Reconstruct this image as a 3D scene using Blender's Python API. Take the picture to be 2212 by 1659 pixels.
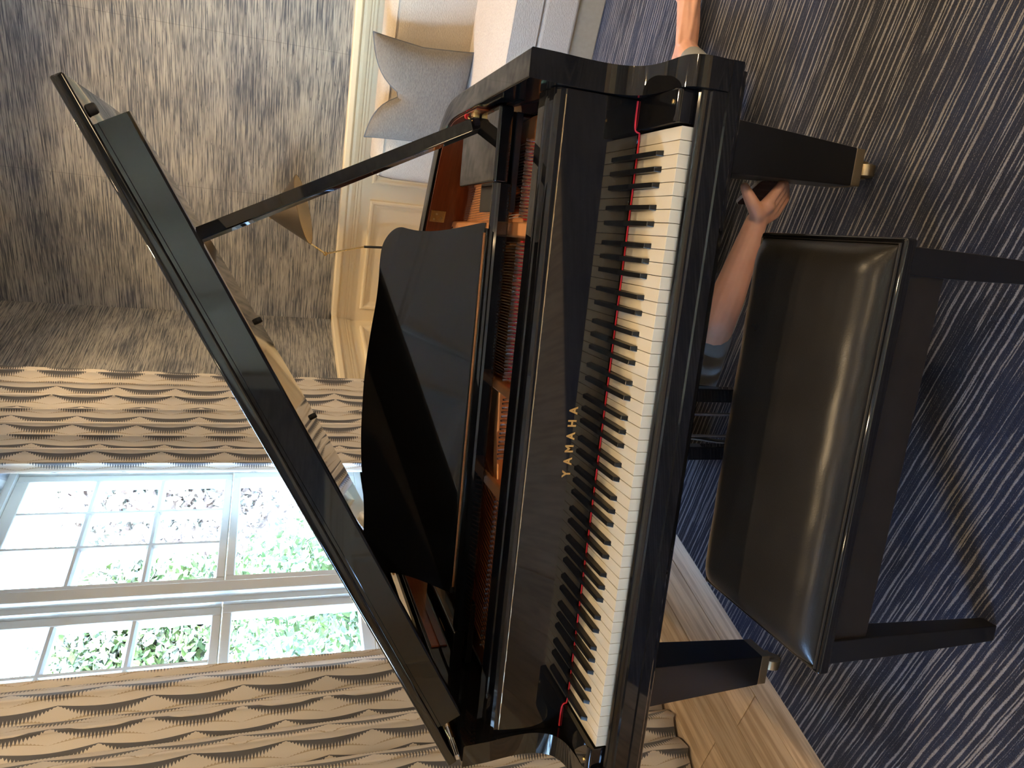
import bpy, bmesh, math, random
from mathutils import Vector, Matrix

# ------------------------------------------------------------------ clear
for o in list(bpy.data.objects):
    bpy.data.objects.remove(o)
scene = bpy.context.scene
COL = scene.collection
PI = math.pi

# ------------------------------------------------------------------ camera
# the photograph lies on its side: the room's "up" points to the left of the frame
CAM = Vector((0.392, -1.140, 1.397))
YAW, PITCH, ROLL, FPX = -0.2113, -0.3312, 0.0308, 1540.0
_f = Vector((math.sin(YAW) * math.cos(PITCH), math.cos(YAW) * math.cos(PITCH), math.sin(PITCH)))
_r = Vector((math.cos(YAW), -math.sin(YAW), 0))
_u = _r.cross(_f)
RT = math.cos(ROLL) * _r + math.sin(ROLL) * _u
UP = -math.sin(ROLL) * _r + math.cos(ROLL) * _u
cd = bpy.data.cameras.new('camera')
cd.sensor_fit = 'HORIZONTAL'; cd.sensor_width = 36.0
cd.lens = FPX / 2212.0 * 36.0
cd.clip_start = 0.02; cd.clip_end = 200
cam = bpy.data.objects.new('camera', cd); COL.objects.link(cam)
M = Matrix.Identity(4)
for i in range(3):
    M[i][0] = -UP[i]; M[i][1] = RT[i]; M[i][2] = -_f[i]; M[i][3] = CAM[i]
cam.matrix_world = M
scene.camera = cam

# ------------------------------------------------------------------ exposure, sky, sun
scene.view_settings.view_transform = 'Standard'
scene.view_settings.look = 'None'
scene.view_settings.gamma = 1.0
scene.view_settings.exposure = 0.25
scene.view_settings.use_curve_mapping = False
SKY_STRENGTH = 16.0
SUN_STRENGTH = 4.0
DOWNLIGHT_W = 84.0
w = bpy.data.worlds.new('sky'); scene.world = w; w.use_nodes = True
nt = w.node_tree; bg = nt.nodes['Background']
sk = nt.nodes.new('ShaderNodeTexSky'); sk.sky_type = 'NISHITA'; sk.sun_disc = False
sk.sun_elevation = math.radians(52); sk.sun_rotation = math.radians(120)
sk.air_density = 1.0; sk.dust_density = 0.6; sk.ozone_density = 2.5
nt.links.new(sk.outputs[0], bg.inputs[0]); bg.inputs[1].default_value = SKY_STRENGTH

# ------------------------------------------------------------------ the room's own axes (turned against the piano's)
RA = -math.atan2(0.334, 0.9425)
CU, SU = math.cos(RA), math.sin(RA)
def W(u, v, z=0.0):
    return Vector((u * CU - v * SU, u * SU + v * CU, z))
sl = bpy.data.lights.new('sun', 'SUN'); sl.energy = SUN_STRENGTH; sl.angle = 0.009; sl.color = (1, .95, .86)
sun = bpy.data.objects.new('sun', sl); COL.objects.link(sun)
_d = (W(-0.55, 0.30, 0) + Vector((0, 0, -0.78))).normalized()
sun.rotation_euler = _d.to_track_quat('-Z', 'Y').to_euler()
sun.location = (4, -6, 12)

# ------------------------------------------------------------------ materials
MATS = {}
def new_mat(name):
    m = bpy.data.materials.new(name); m.use_nodes = True
    MATS[name] = m
    return m, m.node_tree, m.node_tree.nodes['Principled BSDF']
def N(nt, t, **kw):
    n = nt.nodes.new(t)
    for k, v in kw.items():
        if k.startswith('i'):
            n.inputs[int(k[1:])].default_value = v
        else:
            setattr(n, k, v)
    return n
def math_n(nt, op, a, b=None, c=None):
    n = nt.nodes.new('ShaderNodeMath'); n.operation = op
    for i, x in enumerate((a, b, c)):
        if x is None: continue
        if isinstance(x, (int, float)): n.inputs[i].default_value = x
        else: nt.links.new(x, n.inputs[i])
    return n.outputs[0]
def mixc(nt, fac, a, b):
    n = nt.nodes.new('ShaderNodeMix'); n.data_type = 'RGBA'
    for s, x in ((0, fac), (6, a), (7, b)):
        if isinstance(x, (int, float)): n.inputs[s].default_value = x
        elif isinstance(x, tuple): n.inputs[s].default_value = (*x, 1) if len(x) == 3 else x
        else: nt.links.new(x, n.inputs[s])
    return n.outputs[2]
def noise(nt, vec, scale, detail=2, rough=.5):
    n = nt.nodes.new('ShaderNodeTexNoise'); n.inputs['Scale'].default_value = scale
    n.inputs['Detail'].default_value = detail; n.inputs['Roughness'].default_value = rough
    if vec is not None: nt.links.new(vec, n.inputs['Vector'])
    return n.outputs['Fac']
def ramp(nt, fac, lo, hi):
    n = nt.nodes.new('ShaderNodeMapRange'); n.interpolation_type = 'SMOOTHSTEP'
    nt.links.new(fac, n.inputs[0]); n.inputs[1].default_value = lo; n.inputs[2].default_value = hi
    return n.outputs[0]
def objco(nt, scale=(1, 1, 1)):
    tc = nt.nodes.new('ShaderNodeTexCoord'); mp = nt.nodes.new('ShaderNodeMapping')
    mp.inputs['Scale'].default_value = scale
    nt.links.new(tc.outputs['Object'], mp.inputs[0]); return mp.outputs[0]
def bump(nt, bs, h, strength, dist):
    b = nt.nodes.new('ShaderNodeBump'); b.inputs['Strength'].default_value = strength; b.inputs['Distance'].default_value = dist
    nt.links.new(h, b.inputs['Height']); nt.links.new(b.outputs[0], bs.inputs['Normal'])
def plain(name, col, rough=.5, metal=0.0, coat=0.0, spec=.5, grain=0.0, gscale=60, bumpd=0.0):
    m, nt, bs = new_mat(name)
    bs.inputs['Roughness'].default_value = rough; bs.inputs['Metallic'].default_value = metal
    bs.inputs['Coat Weight'].default_value = coat; bs.inputs['Coat Roughness'].default_value = .03
    bs.inputs['Specular IOR Level'].default_value = spec
    co = objco(nt); nz = noise(nt, co, gscale, 3)
    a = tuple(c * (1 - grain) for c in col); b = tuple(min(1, c * (1 + grain)) for c in col)
    nt.links.new(mixc(nt, nz, a, b), bs.inputs['Base Color'])
    if bumpd: bump(nt, bs, nz, .5, bumpd)
    return m

BLACK = plain('black_lacquer', (.0035, .0035, .004), .035, coat=.3, grain=.2, gscale=4)
BLACK_SATIN = plain('black_satin', (.006, .006, .007), .28, grain=.2)
IVORY = plain('key_white', (.56, .505, .39), .22, coat=.25, grain=.03, gscale=40)
EBONY = plain('key_black', (.008, .008, .008), .22, grain=.2)
RED_FELT = plain('red_felt', (.55, .015, .03), .9, grain=.25, gscale=900)
GOLD = plain('plate_bronze', (.62, .27, .10), .38, metal=.75, grain=.12, gscale=25)
BRASS = plain('brass', (.78, .55, .24), .25, metal=1, grain=.08)
BRASS_DULL = plain('brass_aged', (.55, .44, .28), .36, metal=1, grain=.12, gscale=30)
STEEL = plain('steel', (.62, .62, .64), .22, metal=1, grain=.05)
COPPER = plain('copper_string', (.72, .30, .13), .3, metal=1, grain=.15, gscale=300)
RUBBER = plain('rubber', (.012, .012, .013), .6, grain=.2)
CREAM = plain('cream_paint', (.80, .69, .49), .42, grain=.015, gscale=3)
WHITE_TRIM = plain('window_white_paint', (.54, .54, .51), .4, grain=.02, gscale=3)
CEIL = plain('ceiling_paint', (.78, .74, .66), .8, grain=.02, gscale=2)
DARK_WOOD = plain('stained_black_wood', (.014, .011, .009), .3, grain=.5, gscale=30)
SHADE_METAL = plain('dark_bronze_shade', (.17, .135, .10), .38, metal=.9, grain=.15, gscale=12)
SILVER = plain('silver_edge', (.50, .50, .53), .3, metal=.3, grain=.05)
PHONE = plain('phone_back', (.075, .018, .014), .2, coat=.5, grain=.3, gscale=30)
SOFA_BASE = plain('sofa_plinth', (.33, .28, .20), .5, grain=.12)
LENS = None

m, nt, bs = new_mat('mahogany')
co = objco(nt, (3, 3, 40)); nz = noise(nt, co, 3, 4)
nt.links.new(mixc(nt, nz, (.10, .018, .006), (.22, .045, .014)), bs.inputs['Base Color'])
bs.inputs['Roughness'].default_value = .25; bs.inputs['Coat Weight'].default_value = .5
MAHOGANY = m

m, nt, bs = new_mat('bench_leather')
co = objco(nt); v = N(nt, 'ShaderNodeTexVoronoi'); v.inputs['Scale'].default_value = 420; nt.links.new(co, v.inputs[0])
nz = noise(nt, co, 9, 3)
nt.links.new(mixc(nt, nz, (.010, .009, .008), (.016, .0145, .012)), bs.inputs['Base Color'])
nt.links.new(math_n(nt, 'MULTIPLY_ADD', nz, .12, .24), bs.inputs['Roughness'])
bs.inputs['Specular IOR Level'].default_value = .3
bump(nt, bs, v.outputs['Distance'], .12, .001); LEATHER = m

# grasscloth wall covering: threads run level around the room
m, nt, bs = new_mat('grasscloth')
tc = N(nt, 'ShaderNodeTexCoord'); sp = N(nt, 'ShaderNodeSeparateXYZ'); nt.links.new(tc.outputs['Object'], sp.inputs[0])
al = math_n(nt, 'ADD', sp.outputs[0], sp.outputs[1])
def strk(sa, sz, scale, detail):
    cb = N(nt, 'ShaderNodeCombineXYZ')
    nt.links.new(math_n(nt, 'MULTIPLY', al, sa), cb.inputs[0]); nt.links.new(math_n(nt, 'MULTIPLY', sp.outputs[2], sz), cb.inputs[1])
    return noise(nt, cb.outputs[0], scale, detail, .6)
a = strk(4.5, 150, 1.0, 3); b = strk(10, 330, 1.0, 2); c = strk(2.4, 5.5, 1.0, 3); d = strk(14, 70, 1.0, 3)
mixv = math_n(nt, 'MULTIPLY_ADD', a, .62, math_n(nt, 'MULTIPLY', b, .42))
mixv = math_n(nt, 'ADD', mixv, math_n(nt, 'MULTIPLY_ADD', c, .30, -.15))
col = mixc(nt, ramp(nt, mixv, .40, .64), (.075, .084, .104), (.43, .405, .365))
col = mixc(nt, math_n(nt, 'MULTIPLY', ramp(nt, d, .60, .72), .75), col, (.055, .062, .085))
seam = math_n(nt, 'FRACT', math_n(nt, 'MULTIPLY_ADD', al, 1 / .86, .33))
sm = math_n(nt, 'LESS_THAN', math_n(nt, 'ABSOLUTE', math_n(nt, 'SUBTRACT', seam, .5)), .0022)
col = mixc(nt, math_n(nt, 'MULTIPLY', sm, .3), col, (.06, .06, .065))
nt.links.new(col, bs.inputs['Base Color']); bs.inputs['Roughness'].default_value = .85
bump(nt, bs, mixv, .6, .004); GRASS = m

# navy rug with ragged pale threads running across the room
m, nt, bs = new_mat('navy_rug')
tc = N(nt, 'ShaderNodeTexCoord'); sp = N(nt, 'ShaderNodeSeparateXYZ'); nt.links.new(tc.outputs['Object'], sp.inputs[0])
X, Y = sp.outputs[0], sp.outputs[1]
def n2(xs, ys, dx=None, detail=2):
    cb = N(nt, 'ShaderNodeCombineXYZ')
    nt.links.new(math_n(nt, 'MULTIPLY', X, xs), cb.inputs[0])
    yy = math_n(nt, 'MULTIPLY', Y, ys)
    nt.links.new(yy, cb.inputs[1])
    if dx is not None: nt.links.new(dx, cb.inputs[2])
    return noise(nt, cb.outputs[0], 1.0, detail)
def stripes(freq, off, hw, on_lo, run):
    wob = math_n(nt, 'MULTIPLY_ADD', n2(9, 12, None, 4), .40, -.20)
    p = math_n(nt, 'ADD', math_n(nt, 'MULTIPLY_ADD', Y, freq, off), wob)
    i = math_n(nt, 'FLOOR', p); f = math_n(nt, 'FRACT', p)
    wn = N(nt, 'ShaderNodeTexWhiteNoise', noise_dimensions='1D'); nt.links.new(i, wn.inputs['W'])
    cb = N(nt, 'ShaderNodeCombineXYZ')
    nt.links.new(math_n(nt, 'MULTIPLY', X, run), cb.inputs[0]); nt.links.new(math_n(nt, 'MULTIPLY', wn.outputs['Value'], 91.0), cb.inputs[1])
    on = noise(nt, cb.outputs[0], 1.0, 1)
    cb2 = N(nt, 'ShaderNodeCombineXYZ')
    nt.links.new(math_n(nt, 'MULTIPLY', X, 22), cb2.inputs[0]); nt.links.new(math_n(nt, 'MULTIPLY', wn.outputs['Value'], 57.0), cb2.inputs[1])
    wid = math_n(nt, 'MULTIPLY_ADD', noise(nt, cb2.outputs[0], 1.0, 3), hw, hw * .35)
    wid = math_n(nt, 'MULTIPLY', wid, ramp(nt, on, on_lo, on_lo + .07))
    fz = math_n(nt, 'MULTIPLY_ADD', n2(420, 420), .26, -.13)
    dd = math_n(nt, 'ADD', math_n(nt, 'ABSOLUTE', math_n(nt, 'SUBTRACT', f, .5)), fz)
    mm = N(nt, 'ShaderNodeMapRange'); nt.links.new(math_n(nt, 'SUBTRACT', wid, dd), mm.inputs[0]); mm.inputs[1].default_value = -.03; mm.inputs[2].default_value = .05
    return mm.outputs[0]
s1 = stripes(54, .0, .15, .42, 2.8)
s2 = stripes(85, .37, .12, .49, 4.0)
st = math_n(nt, 'MAXIMUM', s1, s2)
tone = n2(1.3, 2.2, None, 3); pile = n2(520, 520, None, 2); blot = n2(9, 16, None, 3)
base = mixc(nt, ramp(nt, tone, .35, .65), (.008, .0105, .026), (.012, .022, .064))
base = mixc(nt, math_n(nt, 'MULTIPLY', blot, .5), base, (.012, .012, .015))
thread = mixc(nt, pile, (.15, .15, .165), (.36, .345, .345))
nt.links.new(mixc(nt, st, base, thread), bs.inputs['Base Color'])
bs.inputs['Roughness'].default_value = .95; bs.inputs['Specular IOR Level'].default_value = .15
bs.inputs['Sheen Weight'].default_value = .15
bump(nt, bs, math_n(nt, 'MULTIPLY_ADD', st, .5, pile), .8, .005); RUG = m

# oak planks
m, nt, bs = new_mat('oak_plank')
oi = N(nt, 'ShaderNodeObjectInfo'); tc = N(nt, 'ShaderNodeTexCoord'); mp = N(nt, 'ShaderNodeMapping')
nt.links.new(tc.outputs['Object'], mp.inputs[0]); mp.inputs['Scale'].default_value = (46, 2.2, 1)
ad = N(nt, 'ShaderNodeVectorMath', operation='ADD'); nt.links.new(mp.outputs[0], ad.inputs[0])
cb = N(nt, 'ShaderNodeCombineXYZ'); nt.links.new(math_n(nt, 'MULTIPLY', oi.outputs['Random'], 80), cb.inputs[0]); nt.links.new(math_n(nt, 'MULTIPLY', oi.outputs['Random'], 33), cb.inputs[1]); nt.links.new(cb.outputs[0], ad.inputs[1])
g1 = noise(nt, ad.outputs[0], 1.0, 4, .65)
col = mixc(nt, ramp(nt, g1, .36, .62), (.31, .215, .13), (.50, .375, .25))
hs = N(nt, 'ShaderNodeHueSaturation'); nt.links.new(col, hs.inputs['Color']); nt.links.new(math_n(nt, 'MULTIPLY_ADD', oi.outputs['Random'], .35, .82), hs.inputs['Value'])
nt.links.new(hs.outputs[0], bs.inputs['Base Color']); bs.inputs['Roughness'].default_value = .34; bs.inputs['Coat Weight'].default_value = .3; bs.inputs['Coat Roughness'].default_value = .3
bump(nt, bs, g1, .2, .002); OAK = m

# curtain cloth, printed garlands of spiky crescents (UV in metres of cloth)
m, nt, bs = new_mat('curtain_cloth')
uvn = N(nt, 'ShaderNodeUVMap'); sp = N(nt, 'ShaderNodeSeparateXYZ'); nt.links.new(uvn.outputs[0], sp.inputs[0])
S, T = sp.outputs[0], sp.outputs[1]
p = math_n(nt, 'MULTIPLY', S, 1 / .060)
i = math_n(nt, 'FLOOR', p); f = math_n(nt, 'SUBTRACT', 1.0, math_n(nt, 'FRACT', p))
ph = math_n(nt, 'MULTIPLY_ADD', T, 1 / .262, math_n(nt, 'MULTIPLY', i, .5))
g = math_n(nt, 'ABSOLUTE', math_n(nt, 'SINE', math_n(nt, 'MULTIPLY', ph, PI)))
spk = math_n(nt, 'ABSOLUTE', math_n(nt, 'SUBTRACT', math_n(nt, 'FRACT', math_n(nt, 'MULTIPLY', T, 1 / .0098)), .5))   # 0..0.5
top = math_n(nt, 'MULTIPLY_ADD', g, .20, .10)
bot = math_n(nt, 'ADD', math_n(nt, 'MULTIPLY_ADD', g, .20, .125), math_n(nt, 'MULTIPLY', g, math_n(nt, 'MULTIPLY_ADD', spk, .78, .22)))
dark = math_n(nt, 'MULTIPLY', math_n(nt, 'GREATER_THAN', f, top), math_n(nt, 'LESS_THAN', f, bot))
gt = math_n(nt, 'MULTIPLY_ADD', g, -.22, .97)
gb = math_n(nt, 'SUBTRACT', gt, math_n(nt, 'MULTIPLY', g, math_n(nt, 'MULTIPLY_ADD', spk, .30, .05)))
gold = math_n(nt, 'MULTIPLY', math_n(nt, 'LESS_THAN', f, gt), math_n(nt, 'GREATER_THAN', f, gb))
wv = noise(nt, uvn.outputs[0], 700, 2)
basec = mixc(nt, wv, (.56, .505, .43), (.69, .625, .54))
col = mixc(nt, math_n(nt, 'MULTIPLY', gold, .7), basec, (.33, .24, .13))
col = mixc(nt, math_n(nt, 'MULTIPLY', dark, .93), col, (.055, .060, .076))
nt.links.new(col, bs.inputs['Base Color']); bs.inputs['Roughness'].default_value = .75
bs.inputs['Sheen Weight'].default_value = .2; CURTAIN = m

def fabric(name, c1, c2, sc):
    m, nt, bs = new_mat(name)
    co = objco(nt); a = noise(nt, objco(nt, (1, 1, 3)), sc, 3, .6); b = noise(nt, co, sc * .12, 2)
    nt.links.new(mixc(nt, math_n(nt, 'MULTIPLY_ADD', a, .8, math_n(nt, 'MULTIPLY', b, .2)), c1, c2), bs.inputs['Base Color'])
    bs.inputs['Roughness'].default_value = .95; bs.inputs['Sheen Weight'].default_value = .2
    bump(nt, bs, a, .6, .006); return m
SOFA = fabric('sofa_weave', (.36, .31, .25), (.62, .54, .44), 90)
PILLOW = fabric('pillow_weave', (.055, .048, .042), (.25, .222, .188), 70)
PIPING = plain('grey_piping', (.10, .10, .105), .9, grain=.2)
SHIRT = fabric('grey_shirt', (.15, .155, .155), (.21, .215, .215), 300)
TROUSER = fabric('grey_trouser', (.20, .20, .19), (.29, .285, .27), 300)
HAIR = plain('dark_hair', (.03, .02, .014), .5, grain=.4, gscale=200)
m, nt, bs = new_mat('skin')
co = objco(nt); a = noise(nt, co, 18, 3); b = noise(nt, co, 260, 2)
nt.links.new(mixc(nt, a, (.60, .29, .185), (.72, .40, .27)), bs.inputs['Base Color'])
bs.inputs['Roughness'].default_value = .48; bs.inputs['Subsurface Weight'].default_value = .12
bs.inputs['Subsurface Radius'].default_value = (.012, .005, .003); bs.inputs['Subsurface Scale'].default_value = .6
bump(nt, bs, b, .15, .001); SKIN = m

m = bpy.data.materials.new('window_glass'); m.use_nodes = True; nt = m.node_tree
for n in list(nt.nodes): nt.nodes.remove(n)
o = N(nt, 'ShaderNodeOutputMaterial'); tr = N(nt, 'ShaderNodeBsdfTransparent'); gl = N(nt, 'ShaderNodeBsdfGlossy')
gl.inputs['Roughness'].default_value = .01; fr = N(nt, 'ShaderNodeLayerWeight'); fr.inputs[0].default_value = .5
tr.inputs[0].default_value = (.95, .98, .97, 1)
nz = noise(nt, objco(nt), 3); mx = N(nt, 'ShaderNodeMixShader')
nt.links.new(math_n(nt, 'MULTIPLY_ADD', math_n(nt, 'POWER', fr.outputs[1], 5.0), .9, math_n(nt, 'MULTIPLY_ADD', nz, .01, .02)), mx.inputs[0])
nt.links.new(tr.outputs[0], mx.inputs[1]); nt.links.new(gl.outputs[0], mx.inputs[2]); nt.links.new(mx.outputs[0], o.inputs[0])
GLASS = m

def leafmat(name, c1, c2):
    m, nt, bs = new_mat(name)
    co = objco(nt); a = noise(nt, co, 2.6, 4, .7)
    nt.links.new(mixc(nt, ramp(nt, a, .35, .65), c1, c2), bs.inputs['Base Color'])
    bs.inputs['Roughness'].default_value = .55
    bs.inputs['Transmission Weight'].default_value = 0.0
    return m
LEAF_A = leafmat('leaf_green', (.006, .020, .002), (.045, .075, .007))
LEAF_B = leafmat('leaf_light', (.02, .048, .008), (.09, .12, .032))
LEAF_C = leafmat('blossom_pale', (.16, .10, .085), (.36, .27, .22))
LEAF_D = leafmat('leaf_haze', (.16, .18, .13), (.33, .30, .26))  # paled leaf colour puts the overexposed haze into the foliage
BARK = plain('bark', (.16, .12, .09), .9, grain=.4, gscale=20)
LAWN = plain('pale_paving', (.50, .50, .46), .9, grain=.3, gscale=5)
m, nt, bs = new_mat('lamp_lens'); em = N(nt, 'ShaderNodeEmission'); em.inputs[0].default_value = (1, .78, .5, 1)
nzl = noise(nt, objco(nt), 40); nt.links.new(math_n(nt, 'MULTIPLY_ADD', nzl, 2.0, 13.0), em.inputs[1])
nt.links.new(em.outputs[0], nt.nodes['Material Output'].inputs[0]); LENS = m

# ------------------------------------------------------------------ mesh helpers
def mesh_of(bm, name, smooth=True, angle=35):
    bmesh.ops.recalc_face_normals(bm, faces=bm.faces)
    me = bpy.data.meshes.new(name); bm.to_mesh(me); bm.free()
    if smooth:
        for p in me.polygons: p.use_smooth = True
        me.set_sharp_from_angle(angle=math.radians(angle))
    return me
def link(o): COL.objects.link(o); return o
def obj(name, me, mat, parent=None):
    if isinstance(me, bmesh.types.BMesh): me = mesh_of(me, name)
    if mat is not None and not me.materials: me.materials.append(mat)
    o = link(bpy.data.objects.new(name, me))
    if parent is not None: o.parent = parent
    harden(o)
    return o
def harden(o):
    me = o.data
    if 8 < len(me.polygons) < 1500 and me.polygons[0].use_smooth:
        wn = o.modifiers.new('flat_faces', 'WEIGHTED_NORMAL'); wn.keep_sharp = True; wn.weight = 80
def tag(o, label, cat=None, group=None, kind=None):
    o['label'] = label
    if cat: o['category'] = cat
    if group: o['group'] = group
    if kind: o['kind'] = kind
    return o
def thing(name, label, cat, loc=(0, 0, 0), rz=0.0, group=None, kind=None):
    e = link(bpy.data.objects.new(name, None)); e.empty_display_size = .1
    e.location = loc; e.rotation_euler = (0, 0, rz)
    return tag(e, label, cat, group, kind)
def at(e, o):
    """child built in the parent's un-offset axes: shift by the parent's base"""
    o.parent = e; return o
def box(bm, x0, x1, y0, y1, z0, z1):
    vs = [bm.verts.new(p) for p in ((x0, y0, z0), (x1, y0, z0), (x1, y1, z0), (x0, y1, z0), (x0, y0, z1), (x1, y0, z1), (x1, y1, z1), (x0, y1, z1))]
    for f in ((3, 2, 1, 0), (4, 5, 6, 7), (0, 1, 5, 4), (1, 2, 6, 5), (2, 3, 7, 6), (3, 0, 4, 7)):
        bm.faces.new([vs[i] for i in f])
    return vs
def bev(bm, r, seg=3, edges=None):
    if r > 0:
        bmesh.ops.bevel(bm, geom=list(edges or bm.edges), offset=r, offset_type='OFFSET', segments=seg, profile=.5, affect='EDGES', clamp_overlap=True)
    return bm
def bbox(x0, x1, y0, y1, z0, z1, r=.0, seg=3):
    bm = bmesh.new(); box(bm, x0, x1, y0, y1, z0, z1); return bev(bm, r, seg)
def prism(bm, pts, vec):
    """pts: ring of 3-D points, extruded by vec"""
    a = [bm.verts.new(p) for p in pts]; b = [bm.verts.new(Vector(p) + Vector(vec)) for p in pts]
    n = len(pts)
    bm.faces.new(a[::-1]); bm.faces.new(b)
    for i in range(n): bm.faces.new((a[i], a[(i + 1) % n], b[(i + 1) % n], b[i]))
    return bm
def lathe(bm, prof, n=24, c=(0, 0, 0), axis='z'):
    rings = []
    for r, z in prof:
        ring = []
        for k in range(n):
            t = 2 * PI * k / n
            p = (r * math.cos(t), r * math.sin(t), z)
            if axis == 'x': p = (p[2], p[0], p[1])
            if axis == 'y': p = (p[0], p[2], p[1])
            ring.append(bm.verts.new((p[0] + c[0], p[1] + c[1], p[2] + c[2])))
        rings.append(ring)
    for a, b in zip(rings, rings[1:]):
        for k in range(n): bm.faces.new((a[k], a[(k + 1) % n], b[(k + 1) % n], b[k]))
    bm.faces.new(rings[0][::-1]); bm.faces.new(rings[-1])
    return bm
def tube(bm, pts, rad, n=10, cap=True):
    pts = [Vector(p) for p in pts]
    if isinstance(rad, (int, float)): rad = [rad] * len(pts)
    rings = []; prev = None
    for i, p in enumerate(pts):
        d = (pts[min(i + 1, len(pts) - 1)] - pts[max(i - 1, 0)]).normalized()
        if prev is None: a = d.orthogonal().normalized()
        else: a = (prev - d * prev.dot(d)).normalized()
        prev = a; b = d.cross(a)
        rings.append([bm.verts.new(p + rad[i] * (math.cos(2 * PI * k / n) * a + math.sin(2 * PI * k / n) * b)) for k in range(n)])
    for r0, r1 in zip(rings, rings[1:]):
        for k in range(n): bm.faces.new((r0[k], r0[(k + 1) % n], r1[(k + 1) % n], r1[k]))
    if cap: bm.faces.new(rings[0][::-1]); bm.faces.new(rings[-1])
    return bm
def sweep_box(pts, hw, hh, up=(0, 0, 1), r=.0):
    """square bar along a straight line"""
    a, b = Vector(pts[0]), Vector(pts[1]); d = (b - a).normalized(); s = d.cross(Vector(up)).normalized(); t = s.cross(d)
    bm = bmesh.new()
    prism(bm, [a + s * hw + t * hh, a - s * hw + t * hh, a - s * hw - t * hh, a + s * hw - t * hh], b - a)
    return bev(bm, r, 2)
def smooth_pts(pts, n=8, closed=False):
    out = []; m = len(pts)
    P = [Vector(p) for p in pts]
    rng = m if closed else m - 1
    for i in range(rng):
        p0 = P[(i - 1) % m] if closed or i > 0 else P[0]; p1 = P[i]; p2 = P[(i + 1) % m]
        p3 = P[(i + 2) % m] if closed or i + 2 < m else P[-1]
        for k in range(n):
            t = k / n
            out.append(.5 * ((2 * p1) + (-p0 + p2) * t + (2 * p0 - 5 * p1 + 4 * p2 - p3) * t * t + (-p0 + 3 * p1 - 3 * p2 + p3) * t ** 3))
    if not closed: out.append(P[-1])
    return out
def grid(nu, nv, fn, closed_u=False):
    bm = bmesh.new()
    V = [[bm.verts.new(fn(i / (nu if closed_u else nu - 1), j / (nv - 1))) for j in range(nv)] for i in range(nu)]
    for i in range(nu if closed_u else nu - 1):
        for j in range(nv - 1):
            bm.faces.new((V[i][j], V[(i + 1) % nu][j], V[(i + 1) % nu][j + 1], V[i][j + 1]))
    return bm

# ================================================================== THE ROOM
# room axes: u to the right along the back wall, v towards it; rug surface is z = 0
U0, U1, V0, V1, ZF, ZC = -1.53, 3.70, -3.60, 3.53, -0.014, 3.25
RZ = RA
def room(name, label, cat=None, kind='structure', u=0, v=0, z=0, me=None, mat=None, group=None):
    if me is None:
        return thing(name, label, cat, W(u, v, z), RZ, group, kind)
    o = obj(name, me, mat); o.location = W(u, v, z); o.rotation_euler = (0, 0, RZ)
    return tag(o, label, cat, group, kind)

floor = room('floor', 'pale oak plank floor between the navy rug and the curtains', 'floor',
             me=bbox(U0 - .2, U1 + .2, V0 - .2, V1 + .2, ZF - .12, ZF - .012), mat=OAK)
random.seed(4)
pl_mesh = {}
PW = .148
for k in range(6):
    u = U0 - .02 + k * PW
    v = V0 + (k * .73) % 1.5 - 1.5
    while v < V1:
        L = 1.5
        key = 'p'
        if key not in pl_mesh:
            pl_mesh[key] = mesh_of(bbox(.0006, PW - .0006, .0006, L - .0006, 0, .012, .0012, 1), 'plank'); pl_mesh[key].materials.append(OAK)
        if v + L > V0 and v + L < V1 + .2:
            o = link(bpy.data.objects.new('plank', pl_mesh[key])); o.parent = floor; o.location = (u, v, ZF - .012)
        v += L
room('ceiling', 'cream ceiling with recessed downlights', 'ceiling', me=bbox(U0 - .2, U1 + .2, V0 - .2, V1 + .2, ZC, ZC + .1), mat=CEIL)
ceil = bpy.data.objects['ceiling']
def frame_loops(w, h, steps):
    """raised frame moulding on the plane y=0 (facing -y): list of (inset, height)"""
    bm = bmesh.new(); rings = []
    for ins, ht in steps:
        rings.append([bm.verts.new(p) for p in ((ins, -ht, ins), (w - ins, -ht, ins), (w - ins, -ht, h - ins), (ins, -ht, h - ins))])
    for a, b in zip(rings, rings[1:]):
        for k in range(4): bm.faces.new((a[k], a[(k + 1) % 4], b[(k + 1) % 4], b[k]))
    bm.faces.new(rings[-1])
    return mesh_of(bm, 'raised_panel', False)
PANEL_STEPS = [(0, 0), (.001, .016), (.010, .021), (.020, .020), (.030, .010), (.042, .007), (.052, .003), (.060, .0025)]

# back wall
wb = room('wall_back', 'grasscloth wall above cream wainscot behind the sofa', 'wall', u=0, v=V1, me=bbox(U0 - .2, U1 + .2, 0, .2, .95, ZC), mat=GRASS)
obj('wainscot_board', bbox(U0 - .2, U1 + .2, -.004, .2, ZF, .95), CREAM, wb)
pm = frame_loops(.76, .66, PANEL_STEPS)
for u in (-1.43, -.563, .305, 1.172, 2.04, 2.90):
    o = obj('raised_panel', pm, CREAM, wb); o.location = (u, -.004, .155)
# window wall (faces +u), opening for the windows
WV0, WV1, WZ0, WZ1 = .43, 2.035, .93, 2.47
WV2, WV3 = -2.45, -1.55          # opening for an added, unseen window that throws blue daylight on the rug
bm = bmesh.new()
box(bm, -.22, 0, V0 - .2, WV2, .95, ZC); box(bm, -.22, 0, WV3, WV0, .95, ZC); box(bm, -.22, 0, WV2, WV3, WZ1, ZC); box(bm, -.22, 0, WV1, V1 + .2, .95, ZC); box(bm, -.22, 0, WV0, WV1, WZ1, ZC)
ww = room('wall_left', 'wall with the tall windows and curtains', 'wall', u=U0, me=bm, mat=GRASS)
bm = bmesh.new(); box(bm, -.22, .004, V0 - .2, V1 + .2, ZF, WZ0); box(bm, -.22, .004, V0 - .2, WV2, WZ0, .95); box(bm, -.22, .004, WV3, WV0, WZ0, .95); box(bm, -.22, .004, WV1, V1 + .2, WZ0, .95)
obj('wainscot_board', bm, CREAM, ww)
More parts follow.
